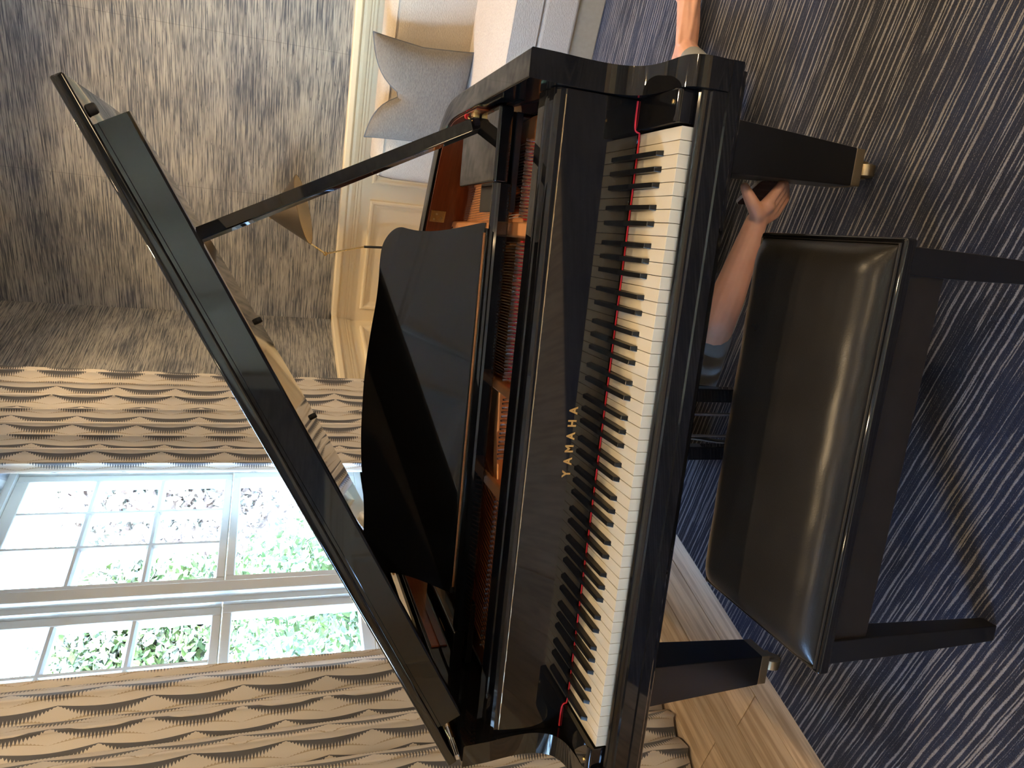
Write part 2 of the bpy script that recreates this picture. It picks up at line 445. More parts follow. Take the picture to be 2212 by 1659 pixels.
for v in (2.66, 1.79, .92, .05, -.82, -1.69, -2.56):
    o = obj('raised_panel', pm, CREAM, ww); o.location = (.004, v, .155); o.rotation_euler = (0, 0, PI / 2)
# the two walls behind the camera
DU0, DU1, DZ0, DZ1 = .55, 2.75, 1.10, 2.75      # added window out of view, for daylight from behind the camera
bm = bmesh.new()
box(bm, U0 - .2, DU0, -.2, 0, .95, ZC); box(bm, DU1, U1 + .2, -.2, 0, .95, ZC); box(bm, DU0, DU1, -.2, 0, DZ1, ZC)
wf = room('wall_front', 'grasscloth wall with an added broad window on the far side of the room', 'wall', v=V0, me=bm, mat=GRASS)
bm = bmesh.new(); box(bm, U0 - .2, DU0, -.2, .004, ZF, .95); box(bm, DU1, U1 + .2, -.2, .004, ZF, .95); box(bm, DU0, DU1, -.2, .004, ZF, DZ0)
obj('wainscot_board', bm, CREAM, wf)
for u in (-1.43, -.563, .305, 1.172, 2.04, 2.90):
    o = obj('raised_panel', pm, CREAM, wf); o.location = (u + .76, .004, .155); o.rotation_euler = (0, 0, PI)
wr = room('wall_right', 'grasscloth wall above cream wainscot to the right of the piano', 'wall', u=U1, me=bbox(0, .2, V0 - .2, V1 + .2, .95, ZC), mat=GRASS)
obj('wainscot_board', bbox(-.004, .2, V0 - .2, V1 + .2, ZF, .95), CREAM, wr)
for v in (2.66, 1.79, .92, .05, -.82, -1.69, -2.56):
    o = obj('raised_panel', pm, CREAM, wr); o.location = (-.004, v + .76, .155); o.rotation_euler = (0, 0, -PI / 2)
# chair rail, baseboard, crown: profiles (depth, height)
RAIL = [(0, .872), (.010, .872), (.014, .880), (.014, .892), (.020, .900), (.020, .908), (.028, .916), (.034, .935), (.032, .952), (.040, .958), (.052, .962), (.056, .968), (.056, .992), (.052, 1.0), (0, 1.0)]
BASE = [(0, ZF), (.018, ZF), (.018, .10), (.012, .118), (.006, .126), (0, .126)]
CROWN = [(0, 3.09), (.012, 3.09), (.016, 3.11), (.05, 3.14), (.075, 3.185), (.09, 3.21), (.11, 3.22), (.11, ZC), (0, ZC)]
def run(prof, kind):
    """four runs of moulding; kind gives profile -> points"""
    res = []
    for side in 'blfr':
        bm = bmesh.new()
        if side == 'b': prism(bm, [(U0, V1 - d, z) for d, z in prof], (U1 - U0, 0, 0))
        if side == 'f':
            if kind == 'rail':
                prism(bm, [(U0, V0 + d, z) for d, z in prof], (DU0 - .09 - U0, 0, 0)); prism(bm, [(DU1 + .09, V0 + d, z) for d, z in prof], (U1 - DU1 - .09, 0, 0))
            else: prism(bm, [(U0, V0 + d, z) for d, z in prof], (U1 - U0, 0, 0))
        if side == 'r': prism(bm, [(U1 - d, V0, z) for d, z in prof], (0, V1 - V0, 0))
        if side == 'l':
            if kind == 'rail':
                prism(bm, [(U0 + d, V0, z) for d, z in prof], (0, WV2 - .1 - V0, 0)); prism(bm, [(U0 + d, WV3 + .1, z) for d, z in prof], (0, WV0 - .2 - WV3, 0)); prism(bm, [(U0 + d, WV1 + .1, z) for d, z in prof], (0, V1 - WV1 - .1, 0))
            else: prism(bm, [(U0 + d, V0, z) for d, z in prof], (0, V1 - V0, 0))
        res.append((side, bm))
    return res
SIDE = dict(b='back', l='left', f='front', r='right')
WHERE = dict(b='behind the sofa', l='under and beside the windows', f='across the far side of the room', r='on the right-hand wall')
n = 1
for s, bm in run(RAIL, 'rail'):
    room('trim_%d' % n, 'cream moulded chair rail ' + WHERE[s], 'chair rail', me=mesh_of(bm, 'rail', False), mat=CREAM); n += 1
for s, bm in run(BASE, 'base'):
    room('baseboard_' + SIDE[s], 'cream baseboard ' + WHERE[s], 'baseboard', me=mesh_of(bm, 'base', False), mat=CREAM)
for s, bm in run(CROWN, 'crown'):
    room('trim_%d' % n, 'cream crown moulding ' + WHERE[s], 'crown moulding', me=mesh_of(bm, 'crown', False), mat=CREAM); n += 1
cp = frame_loops(1.35, 1.15, [(0, 0), (.001, .03), (.03, .045), (.06, .03), (.09, .012), (.12, .004)])
for u in (-1.2, .45, 2.1):
    for v in (-3.3, -1.9, -.5):
        o = obj('ceiling_panel', cp, CEIL, ceil); o.rotation_euler = (PI / 2, 0, 0); o.location = (u, v, ZC); o.rotation_euler = (-PI / 2, 0, 0); o.location = (u, v + 1.15, ZC)
        o.rotation_euler = (PI / 2, 0, 0); o.location = (u, v + 1.15, ZC)

# ------------------------------------------------------------------ windows
UG = -1.655 - U0          # glass plane, local u
def window(name, label, va, vb, mirror):
    wn = room(name, label, 'window', u=U0, v=0, z=0)
    f0, f1 = va, vb
    bm = bmesh.new()
    # outer frame
    ft = .028
    box(bm, UG - .05, UG + .045, f0, f0 + ft, WZ0, WZ1); box(bm, UG - .05, UG + .045, f1 - ft, f1, WZ0, WZ1)
    box(bm, UG - .05, UG + .045, f0 + ft, f1 - ft, WZ1 - ft, WZ1); box(bm, UG - .05, UG + .045, f0 + ft, f1 - ft, WZ0, WZ0 + ft)
    obj('frame', mesh_of(bm, 'frame', False), WHITE_TRIM, wn)
    a, b = f0 + ft, f1 - ft
    # lower sash
    bm = bmesh.new(); sw = .042; z0, z1 = WZ0 + ft, 1.536
    box(bm, UG - .02, UG + .028, a, a + sw, z0, z1); box(bm, UG - .02, UG + .028, b - sw, b, z0, z1)
    box(bm, UG - .02, UG + .028, a + sw, b - sw, z0, z0 + .05); box(bm, UG - .02, UG + .028, a + sw, b - sw, z1 - .034, z1)
    ls = obj('lower_sash', mesh_of(bev(bm, .003, 1), 'sash', False), WHITE_TRIM, wn)
    obj('pane', bbox(UG - .003, UG + .003, a + sw, b - sw, z0 + .05, z1 - .034), GLASS, ls)
    # upper sash, nine lights
    bm = bmesh.new(); z0, z1 = 1.540, WZ1 - ft
    box(bm, UG - .03, UG + .018, a, a + sw, z0, z1); box(bm, UG - .03, UG + .018, b - sw, b, z0, z1)
    box(bm, UG - .03, UG + .018, a + sw, b - sw, z0, z0 + .034); box(bm, UG - .03, UG + .018, a + sw, b - sw, z1 - .052, z1)
    us = obj('upper_sash', mesh_of(bev(bm, .003, 1), 'sash', False), WHITE_TRIM, wn)
    pa, pb, qa, qb = a + sw, b - sw, z0 + .034, z1 - .052
    for k in (1, 2):
        v = pa + (pb - pa) * k / 3; z = qa + (qb - qa) * k / 3
        bm = bmesh.new(); prism(bm, [(UG - .024, v - .015, qa), (UG + .004, v - .015, qa), (UG + .016, v - .006, qa), (UG + .016, v + .006, qa), (UG + .004, v + .015, qa), (UG - .024, v + .015, qa)], (0, 0, qb - qa))
        obj('muntin', mesh_of(bm, 'muntin', False), WHITE_TRIM, us)
        bm = bmesh.new(); prism(bm, [(UG - .024, pa, z - .015), (UG + .004, pa, z - .015), (UG + .0155, pa, z - .006), (UG + .0155, pa, z + .006), (UG + .004, pa, z + .015), (UG - .024, pa, z + .015)], (0, pb - pa, 0))
        obj('muntin', mesh_of(bm, 'muntin', False), WHITE_TRIM, us)
    gm = mesh_of(bbox(UG - .0025, UG + .0025, 0, (pb - pa) / 3 - .016, 0, (qb - qa) / 3 - .016), 'pane', False)
    for i in range(3):
        for j in range(3):
            o = obj('pane', gm, GLASS, us); o.location = (0, pa + (pb - pa) * i / 3 + .008, qa + (qb - qa) * j / 3 + .008)
    return wn
window('window_1', 'white framed window beside the curtain near the corner, nine small panes over one', 1.262, 2.035, False)
window('window_2', 'white framed window half hidden by the near curtain, nine small panes over one', .43, 1.203, True)
window('fill_window_side', 'unseen white framed window added behind the camera for blue daylight', WV2, WV3, False)
bm = bmesh.new(); box(bm, UG - .05, UG + .075, 1.2032, 1.2618, WZ0, WZ1)
room('trim_%d' % n, 'white mullion post between the two windows', 'mullion', u=U0, me=mesh_of(bev(bm, .006, 2), 'mullion', False), mat=WHITE_TRIM); n += 1
bm = bmesh.new()
for (a, b, c, d) in ((WV0 - .09, WV0, WZ0 - .02, WZ1 + .09), (WV1, WV1 + .09, WZ0 - .02, WZ1 + .09), (WV0, WV1, WZ1, WZ1 + .09)):
    box(bm, 0, .022, a, b, c, d)
for (a, b, c, d) in ((WV2 - .09, WV2, WZ0 - .02, WZ1 + .09), (WV3, WV3 + .09, WZ0 - .02, WZ1 + .09), (WV2, WV3, WZ1, WZ1 + .09), (WV2, WV3, WZ0 - .02, WZ0)):
    box(bm, 0, .022, a, b, c, d)
room('trim_%d' % n, 'white casing boards around the window opening', 'casing', u=U0, me=mesh_of(bev(bm, .004, 1), 'casing', False), mat=WHITE_TRIM); n += 1
room('trim_%d' % n, 'white window sill under both windows', 'sill', u=U0, me=mesh_of(bbox(UG - .05, .05, WV0 - .1, WV1 + .1, WZ0 - .03, WZ0, .006, 2), 'sill'), mat=WHITE_TRIM); n += 1
# broad unseen window, added for frontal daylight
w3 = room('fill_window_rear', 'broad unseen white framed window added behind the camera for daylight', 'window', u=DU0, v=V0 - .1, z=0)
DW = DU1 - DU0
bm = bmesh.new()
for (a, b, c, d) in ((0, .05, DZ0, DZ1), (DW - .05, DW, DZ0, DZ1), (.05, DW - .05, DZ0, DZ0 + .07), (.05, DW - .05, DZ1 - .05, DZ1)):
    box(bm, a, b, -.04, .05, c, d)
obj('frame', mesh_of(bev(bm, .003, 1), 'frame', False), WHITE_TRIM, w3)
for k in (1, 2, 3):
    obj('mullion', bbox(DW * k / 4 - .025, DW * k / 4 + .025, -.035, .045, DZ0 + .07, DZ1 - .05, .004, 1), WHITE_TRIM, w3)
gm = mesh_of(bbox(0, DW / 4 - .051, -.003, .003, 0, DZ1 - DZ0 - .121), 'pane', False)
for k in range(4):
    o = obj('pane', gm, GLASS, w3); o.location = (DW * k / 4 + (.05 if k == 0 else .0255), 0, DZ0 + .0705)
m, nt, bs = new_mat('added_sheer_cloth')  # translucent cloth added to dim and even out the rear window's light
tl = N(nt, 'ShaderNodeBsdfTranslucent'); df = N(nt, 'ShaderNodeBsdfDiffuse'); mx = N(nt, 'ShaderNodeMixShader'); mx.inputs[0].default_value = .5
wv_n = noise(nt, objco(nt, (1, 1, 4)), 60, 2); nt.links.new(mixc(nt, wv_n, (.31, .275, .215), (.38, .335, .265)), tl.inputs[0]); nt.links.new(mixc(nt, wv_n, (.6, .59, .55), (.7, .69, .65)), df.inputs[0])
nt.links.new(df.outputs[0], mx.inputs[1]); nt.links.new(tl.outputs[0], mx.inputs[2]); nt.links.new(mx.outputs[0], nt.nodes['Material Output'].inputs[0])
sh3 = room('added_roller_shade', 'white sheer roller shade added over the unseen broad window to soften its light', 'shade', None, u=DU0, v=V0 - .02, z=0)
obj('shade_cloth', bbox(.004, DW - .004, 0, .001, DZ0 + .012, DZ1 - .03), m, sh3)
obj('hem_bar', bbox(.004, DW - .004, -.006, .007, DZ0 + .002, DZ0 + .014, .003, 2), WHITE_TRIM, sh3)
obj('roller', lathe(bmesh.new(), [(.018, .003), (.018, DW - .003)], 20, (0, 0, DZ1 - .022), 'x'), WHITE_TRIM, sh3)
bm = bmesh.new()
for (a, b, c, d) in ((DU0 - .09, DU0, DZ0 - .09, DZ1 + .09), (DU1, DU1 + .09, DZ0 - .09, DZ1 + .09), (DU0, DU1, DZ1, DZ1 + .09), (DU0, DU1, DZ0 - .09, DZ0)):
    box(bm, a, b, 0, .026, c, d)
room('trim_%d' % n, 'white casing around the added broad window behind the camera', 'casing', v=V0, me=mesh_of(bev(bm, .004, 1), 'casing', False), mat=WHITE_TRIM); n += 1
pl = bpy.data.lights.new('window_portal', 'AREA'); pl.shape = 'RECTANGLE'; pl.size = DW; pl.size_y = DZ1 - DZ0
pl.cycles.is_portal = True
po = link(bpy.data.objects.new('window_portal', pl)); po.location = W((DU0 + DU1) / 2, V0 - .22, (DZ0 + DZ1) / 2)
po.rotation_euler = (W(0, 1, 0)).to_track_quat('-Z', 'Z').to_euler()
# portals only help the sampler find the windows
for (va_, vb2) in ((WV0, WV1), (WV2, WV3)):
    pl = bpy.data.lights.new('window_portal', 'AREA'); pl.shape = 'RECTANGLE'; pl.size = vb2 - va_; pl.size_y = WZ1 - WZ0
    pl.cycles.is_portal = True
    po = link(bpy.data.objects.new('window_portal', pl)); po.location = W(U0 - .24, (va_ + vb2) / 2, (WZ0 + WZ1) / 2)
    po.rotation_euler = (W(1, 0, 0)).to_track_quat('-Z', 'Z').to_euler()

# ------------------------------------------------------------------ curtains
def curtain(name, label, va, vb, npl, amp, seed, flare):
    rnd = random.Random(seed)
    nz, nx = 40, npl * 22
    ph = [rnd.uniform(-.5, .5) for _ in range(npl + 2)]; am = [rnd.uniform(.65, 1.2) for _ in range(npl + 2)]
    bm = bmesh.new(); uvl = bm.loops.layers.uv.new('UVMap')
    zt, zb = 3.01, ZF + .012
    V = []; arc = []
    for i in range(nx + 1):
        s = i / nx
        k = s * npl
        j = int(k)
        a = am[j] * (1 - (k - j)) + am[j + 1] * (k - j); p_ = ph[j] * (1 - (k - j)) + ph[j + 1] * (k - j)
        row = []
        for q in range(nz + 1):
            t = q / nz; z = zt + (zb - zt) * t
            fl = flare * t * t
            c = (va + vb) / 2; hw = (vb - va) / 2 * (1 + fl)
            an = 2 * PI * k + p_ + .35 * t * math.sin(3 * k)
            u = U0 + .115 + amp * a * math.sin(an) * (1 + .25 * t) + .006 * math.sin(5 * t + k)
            v = c + hw * (2 * s - 1) + .35 * amp * math.sin(2 * an + .6)
            row.append(bm.verts.new((u, v, z)))
        V.append(row)
        if i == 0: arc.append(0.0)
        else: arc.append(arc[-1] + (V[i][nz // 2].co - V[i - 1][nz // 2].co).length)
    for i in range(nx):
        for q in range(nz):
            f = bm.faces.new((V[i][q], V[i + 1][q], V[i + 1][q + 1], V[i][q + 1]))
            for lp, (ii, qq) in zip(f.loops, ((i, q), (i + 1, q), (i + 1, q + 1), (i, q + 1))):
                lp[uvl].uv = (arc[ii] + seed * .037, zt + (zb - zt) * qq / nz)
    me = bpy.data.meshes.new(name); bm.to_mesh(me); bm.free()
    for p in me.polygons: p.use_smooth = True
    cu = room(name, label, 'curtain', None, group='patterned window curtains', me=me, mat=CURTAIN)
    sd = cu.modifiers.new('thick', 'SOLIDIFY'); sd.thickness = .003
    return cu
curtain('curtain', 'cream curtain with dark garland print hanging nearer the room corner', 1.755, 2.60, 8, .022, 3, .03)
curtain('curtain', 'cream curtain with dark garland print hanging beside the lid hinge, nearest the camera', -.62, .735, 12, .026, 8, .04)
bm = bmesh.new(); tube(bm, [(U0 + .115, -.9, 3.03), (U0 + .115, 2.9, 3.03)], .016, 14); lathe(bm, [(.0, -.93), (.03, -.92), (.035, -.90), (.02, -.885), (.016, -.88)], 14, (U0 + .115, 0, 3.03), 'y'); lathe(bm, [(.016, 2.88), (.02, 2.885), (.035, 2.90), (.03, 2.92), (.0, 2.93)], 14, (U0 + .115, 0, 3.03), 'y')
rod = room('curtain_rod', 'bronze rod that the window curtains hang from', 'curtain rod', None, me=mesh_of(bm, 'rod'), mat=SHADE_METAL)
for v in (-.7, 1.3, 2.75):
    obj('bracket', bbox(U0, U0 + .115, v - .008, v + .008, 2.995, 3.03, .002, 1), SHADE_METAL, rod)

# ------------------------------------------------------------------ rug
rug = room('rug', 'navy blue rug with ragged pale stripes under the piano and bench', 'rug', None, me=bbox(-.852, 3.1, -1.75, 2.75, -.0135, 0, .005, 2), mat=RUG)

# ------------------------------------------------------------------ ceiling downlights
def downlight(u, v, watts, label):
    t = room('ceiling_downlight', label, 'downlight', None, u=u, v=v, z=ZC, group='recessed ceiling downlights')
    bm = lathe(bmesh.new(), [(.045, -.001), (.062, -.001), (.066, -.004), (.062, -.008), (.048, -.006), (.045, -.003)], 28)
    obj('trim_ring', bm, WHITE_TRIM, t)
    obj('lens', lathe(bmesh.new(), [(.001, -.002), (.0445, -.002), (.0445, -.003), (.001, -.004)], 24), LENS, t)
    l = bpy.data.lights.new('downlight_beam', 'SPOT'); l.energy = watts; l.color = (1.0, .71, .39)
    l.spot_size = math.radians(125); l.spot_blend = .7; l.shadow_soft_size = .04
    lo = link(bpy.data.objects.new('downlight_beam', l)); lo.parent = t; lo.location = (0, 0, -.012)
for (u, v, k, lb) in ((-.45, .15, 1.25, 'over the bass end of the keyboard'), (-.55, 2.55, 1.5, 'in front of the curtain by the corner'), (.95, 2.75, 1.8, 'over the sofa'),
                  (.95, .9, 1.0, 'over the curved side of the piano'), (2.4, 2.75, 1.0, 'over the far end of the sofa'), (2.4, .4, 1.0, 'to the right of the piano'),
                  (-.6, -1.6, .35, 'behind the camera on the window side'), (.95, -1.6, .6, 'behind the camera in the middle'), (2.4, -1.9, .6, 'behind the camera on the right')):
    downlight(u, v, DOWNLIGHT_W * k, 'round recessed ceiling downlight ' + lb)

# ================================================================== THE GRAND PIANO  (x = towards the treble, y = away from the player)
PB = Vector((0, .65, 0))
piano = thing('grand_piano', 'glossy black baby grand piano with its lid propped open', 'piano', PB)
def P(name, me, mat, parent=None):
    o = obj(name, me, mat, parent or piano)
    if parent is None: o.location = -PB
    return o
ZK = .735
XO, XI = .723, .672          # outer and inner face of the arms
RT_ = .978                   # top of the rim
# --- keys
PITCH_K = 1.223 / 52
NAMES = 'ABCDEFG'
GAPK = .00055
CUTS = {'C': (0, -.0030), 'D': (.0028, -.0028), 'E': (.0030, 0), 'F': (0, -.0042), 'G': (.0022, -.0015), 'A': (.0015, -.0022), 'B': (.0042, 0)}
# centre of the black key measured from the boundary between two white keys
BOFF = {'C': -.0030, 'D': .0030, 'F': -.0042, 'G': 0.0, 'A': .0042}
def white_key(left, right):
    """left / right: None or x of the neighbour black key centre relative to that edge"""
    h = PITCH_K / 2 - GAPK; hb = .0058
    l1 = -h if left is None else -PITCH_K / 2 + left + hb
    r1 = h if right is None else PITCH_K / 2 + right - hb
    pts = [(-h, 0), (h, 0), (h, .0505), (r1, .0505), (r1, .152), (l1, .152), (l1, .0505), (-h, .0505)]
    clean = []
    for p in pts:
        if not clean or (abs(p[0] - clean[-1][0]) + abs(p[1] - clean[-1][1])) > 1e-5: clean.append(p)
    bm = bmesh.new(); prism(bm, [(x, y, ZK - .0235) for x, y in clean], (0, 0, .0235))
    ed = [e for e in bm.edges if all(v.co.z > ZK - .001 for v in e.verts)]
    bev(bm, .0007, 2, ed)
    return mesh_of(bm, 'white_key')
wk = {}
bk_me = None
bm = bmesh.new()
b = [(-.0057, .0480, ZK - .004), (.0057, .0480, ZK - .004), (.0057, .151, ZK - .004), (-.0057, .151, ZK - .004)]
t = [(-.0044, .0565, ZK + .0118), (.0044, .0565, ZK + .0118), (.0047, .151, ZK + .0125), (-.0047, .151, ZK + .0125)]
vb_ = [bm.verts.new(p) for p in b]; vt_ = [bm.verts.new(p) for p in t]
bm.faces.new(vb_[::-1]); bm.faces.new(vt_)
for k in range(4): bm.faces.new((vb_[k], vb_[(k + 1) % 4], vt_[(k + 1) % 4], vt_[k]))
bev(bm, .0014, 3, [e for e in bm.edges if max(v.co.z for v in e.verts) > ZK and not all(v.co.y > .15 for v in e.verts)])
bk_me = mesh_of(bm, 'black_key'); bk_me.materials.append(EBONY)
for k in range(52):
    nm = NAMES[k % 7]; nxt = NAMES[(k + 1) % 7]; prv = NAMES[(k - 1) % 7]
    lf = BOFF.get(prv) if k > 0 else None
    rg = BOFF.get(nm) if k < 51 else None
    key = (lf, rg)
    if key not in wk:
        wk[key] = white_key(lf, rg); wk[key].materials.append(IVORY)
    x = -.6115 + (k + .5) * PITCH_K
    o = link(bpy.data.objects.new('white_key', wk[key])); harden(o); o.parent = piano; o.location = Vector((x, 0, 0)) - PB
    if rg is not None:
        o = link(bpy.data.objects.new('black_key', bk_me)); harden(o); o.parent = piano; o.location = Vector((x + PITCH_K / 2 + rg, 0, 0)) - PB
# --- arms
ARM = [(.126, RT_), (.130, .92), (.137, .87), (.139, .825), (.133, .795), (.118, .770), (.092, .756), (.055, .750), (.015, .748), (-.008, .743), (-.022, .730), (-.0275, .708), (-.0268, .69), (-.0255, .669)]
arm_c = [Vector((y, z, 0)) for y, z in ARM]
arm_s = [(p.x, p.y) for p in smooth_pts(arm_c[1:], 4)]
prof = [(.126, RT_)] + arm_s + [(.50, .669), (.50, RT_)]
for s in (-1, 1):
    bm = bmesh.new()
    prism(bm, [(s * XI, y, z) for y, z in prof], (s * (XO - XI), 0, 0))
    def keep(e):
        a, b = e.verts
        if a.co.y > .49 or b.co.y > .49: return False
        return len(e.link_faces) == 2 and e.calc_face_angle(0) > .6
    bev(bm, .0035, 3, [e for e in bm.edges if keep(e) or (all(v.co.z > RT_ - 1e-4 for v in e.verts) and abs(e.verts[0].co.x - e.verts[1].co.x) < 1e-4)])
    P('arm', bm, BLACK)
# --- rim: outline from the treble arm round the tail to the bass arm
OUT = [(XO, .50), (XO, .58), (XO, .66), (.717, .735), (.694, .805), (.652, .862), (.594, .906), (.53, .947), (.465, .988), (.40, 1.03), (.29, 1.095), (.16, 1.165), (.03, 1.225), (-.11, 1.28), (-.26, 1.33), (-.40, 1.355), (-.53, 1.352), (-.64, 1.335), (-.70, 1.29), (-XO, 1.22), (-XO, 1.0), (-XO, .75), (-XO, .50)]
outl = [(p.x, p.y) for p in smooth_pts([(x, y, 0) for x, y in OUT], 5)]
def inset(pl, d):
    res = []
    for i, (x, y) in enumerate(pl):
        a = pl[max(0, i - 1)]; b = pl[min(len(pl) - 1, i + 1)]
        tx, ty = b[0] - a[0], b[1] - a[1]; L = math.hypot(tx, ty)
        res.append((x - ty / L * d, y + tx / L * d))
    return res
def ribbon(outer, inner, z0, z1, top_round=.004):
    bm = bmesh.new()
    rows = []
    for (a, b) in zip(outer, inner):
        ax, ay = a; bx, by = b
        L = math.hypot(bx - ax, by - ay); ux, uy = (bx - ax) / L, (by - ay) / L
        r = top_round
        pr_ = [(0, z0), (0, z1 - r), (r * .3, z1 - r * .3), (r, z1), (L - r, z1), (L - r * .3, z1 - r * .3), (L, z1 - r), (L, z0)]
        rows.append([bm.verts.new((ax + ux * d, ay + uy * d, z)) for d, z in pr_])
    for r0, r1 in zip(rows, rows[1:]):
        for k in range(8): bm.faces.new((r0[k], r0[(k + 1) % 8], r1[(k + 1) % 8], r1[k]))
    bm.faces.new(rows[0]); bm.faces.new(rows[-1][::-1])
    return mesh_of(bm, 'rim', True, 30)
P('rim', ribbon(outl, inset(outl, XO - XI), .598, RT_), BLACK)
P('inner_rim_veneer', ribbon(inset(outl, XO - XI + .0005), inset(outl, XO - XI + .004), .80, RT_ - .008, .001), MAHOGANY)
inn = inset(outl, XO - XI + .012)
bm = bmesh.new(); prism(bm, [(x, y, .815) for x, y in inn], (0, 0, .012)); P('soundboard', mesh_of(bm, 'soundboard', False), plain('spruce', (.52, .32, .14), .35, grain=.2, gscale=12))
# --- cast plate with struts, strings and pins
bm = bmesh.new(); prism(bm, [(.655, .20, .852), (.655, .40, .852), (.64, .62, .852), (.56, .80, .852), (.40, .915, .852), (.40, .56, .852), (-.655, .56, .852), (-.655, .20, .852)], (0, 0, .016)); bev(bm, .003, 2)
plate = P('cast_plate', bm, GOLD)
for (x0, x1) in ((.395, .43), (.045, .07), (-.19, -.155)):
    bm = bmesh.new(); prism(bm, [(x0, .215, .862), (x1, .215, .862), (x1 - .004, 1.05 - abs(x0) * .2, .862), (x0 + .004, 1.05 - abs(x0) * .2, .862)], (0, 0, .034)); bev(bm, .006, 3)
    obj('strut', bm, GOLD, plate)
bm = bmesh.new(); prism(bm, [(-.19, .34, .864), (-.12, .362, .864), (-.05, .385, .864), (.05, .40, .864), (.05, .418, .864), (-.05, .41, .864), (-.12, .39, .864), (-.20, .365, .864)], (0, 0, .022)); bev(bm, .005, 2)
obj('curved_flange', bm, GOLD, plate)
bm = bmesh.new(); tube(bm, smooth_pts([(.50, .43, .880), (.485, .455, .888), (.47, .45, .884), (.455, .475, .880), (.45, .50, .878)], 5), [.010] * 21, 10); obj('cast_scroll', bm, GOLD, plate)
P('string_felt', bbox(.075, .39, .366, .383, .868, .8755, .0015, 2), RED_FELT)
P('string_felt', bbox(.435, .60, .366, .383, .868, .8755, .0015, 2), RED_FELT)
P('damper_rail', bbox(-.655, .60, .505, .535, .868, .905, .006, 2), BLACK_SATIN)
bm = bmesh.new(); random.seed(2)
for x in [.082 + i * .0086 for i in range(36)] + [.44 + i * .0075 for i in range(22)]:
    for r in range(1):
        xx = x + .003 * r; y = .338 + .018 * r + random.uniform(-.003, .003)
        lathe(bm, [(.0032, .868), (.0034, .889), (.0026, .899)], 6, (xx, y, 0))
o = P('tuning_pins', bm, STEEL); o['kind'] = 'stuff'
bm = bmesh.new()
for x in [.082 + i * .0066 for i in range(47)] + [.44 + i * .0062 for i in range(26)]:
    tube(bm, [(x, .262, .882), (x, .40, .884), (x - .02, .95 - .2 * abs(x), .884)], .0008, 4)
o = P('treble_strings', bm, STEEL); o['kind'] = 'stuff'
bm = bmesh.new()
for i in range(34):
    x = -.60 + i * .0122
    tube(bm, [(x, .232 + .0 * i, .880), (x + .05, .40, .890), (x + .33, 1.10 - .1 * abs(x), .892)], .0021, 5)
o = P('bass_strings', bm, COPPER); o['kind'] = 'stuff'
bm = bmesh.new()
for i in range(34):
    x = -.60 + i * .0122
    lathe(bm, [(.0032, .866), (.0034, .886), (.0026, .893)], 6, (x + .03, .335, 0))
for i in range(15):
    lathe(bm, [(.0032, .866), (.0034, .884), (.0026, .890)], 6, (-.105 + i * .010, .352 + .002 * (i % 2), 0))
o = P('tuning_pins', bm, STEEL); o['kind'] = 'stuff'
# --- key slip, key bed, blocks
slip = [(-.0035, .669), (-.0035, .712), (-.006, .7165), (-.011, .7175), (-.0155, .7155), (-.018, .710), (-.0185, .700), (-.0215, .697), (-.0220, .669)]
bm = bmesh.new(); prism(bm, [(-XI + .0005, y, z) for y, z in slip], (2 * XI - .001, 0, 0)); P('key_slip', bm, BLACK)
bed = [(-.016, .6688), (-.0195, .6675), (-.0212, .664), (-.0212, .644), (-.018, .640), (.034, .639), (.030, .636), (.030, .602), (.034, .598), (.52, .598), (.52, .6688)]
bm = bmesh.new(); prism(bm, [(-XO - .002, y, z) for y, z in bed], (2 * XO + .004, 0, 0)); P('key_bed', mesh_of(bm, 'bed', True, 25), BLACK)
for s in (-1, 1):
    bm = bmesh.new()
    pr_ = [(-.001, .700), (-.001, .741), (.0015, .7455), (.006, .748), (.012, .7485), (.146, .7485), (.146, .700)]
    prism(bm, [(s * .6155, y, z) for y, z in pr_], (s * (XI - .6158), 0, 0))
    bev(bm, .0025, 2, [e for e in bm.edges if abs(e.verts[0].co.x - e.verts[1].co.x) < 1e-4])
    kb = P('key_block', bm, BLACK)
    obj('screw', lathe(bmesh.new(), [(.004, .7487), (.0045, .7505), (.003, .752), (.0, .7525)], 14, (s * .650, .016, -.0004)), BRASS, kb)
# --- fallboard with red felt under it
FY = .1485
fb = [(FY, .7415), (FY, .893), (FY + .001, .8955), (FY + .001, .897), (FY + .0005, .898), (FY + .0005, .906), (FY + .004, .9125), (FY + .010, .916), (FY + .028, .917), (FY + .034, .914), (FY + .036, .908), (FY + .040, .908), (FY + .044, .915), (FY + .050, .918), (FY + .082, .918), (FY + .088, .913), (FY + .088, .80), (FY + .02, .7415)]
bm = bmesh.new(); prism(bm, [(-XI + .0015, y, z) for y, z in fb], (2 * XI - .003, 0, 0))
fall = P('fallboard', mesh_of(bm, 'fallboard', True, 28), BLACK)
obj('hinge', bbox(-.66, .66, FY - .0004, FY + .002, .8942, .8958), BRASS_DULL, fall)
for i in range(26):
    x = -.645 + i * .0508
    obj('hinge_knuckle', lathe(bmesh.new(), [(.0011, 0), (.0011, .0245)], 8, (x, FY - .0006, .8950), 'x'), BRASS_DULL, fall)
rf = [(-.6115, ZK + .0055), (.6115, ZK + .0055)]
zf_ = .7505
bm = bmesh.new(); tube(bm, smooth_pts([(-XI + .003, FY - .002, zf_), (-.640, FY - .002, zf_), (-.6215, FY - .002, zf_ - .001), (-.6145, FY - .002, .746), (-.6125, FY - .002, ZK + .004)], 4) + [Vector((x * .1, FY - .002, ZK + .0028)) for x in range(-6, 7)] + smooth_pts([(.6125, FY - .002, ZK + .004), (.6145, FY - .002, .746), (.6215, FY - .002, zf_ - .001), (.640, FY - .002, zf_), (XI - .003, FY - .002, zf_)], 4), .0017, 8)
P('red_felt_strip', bm, RED_FELT)
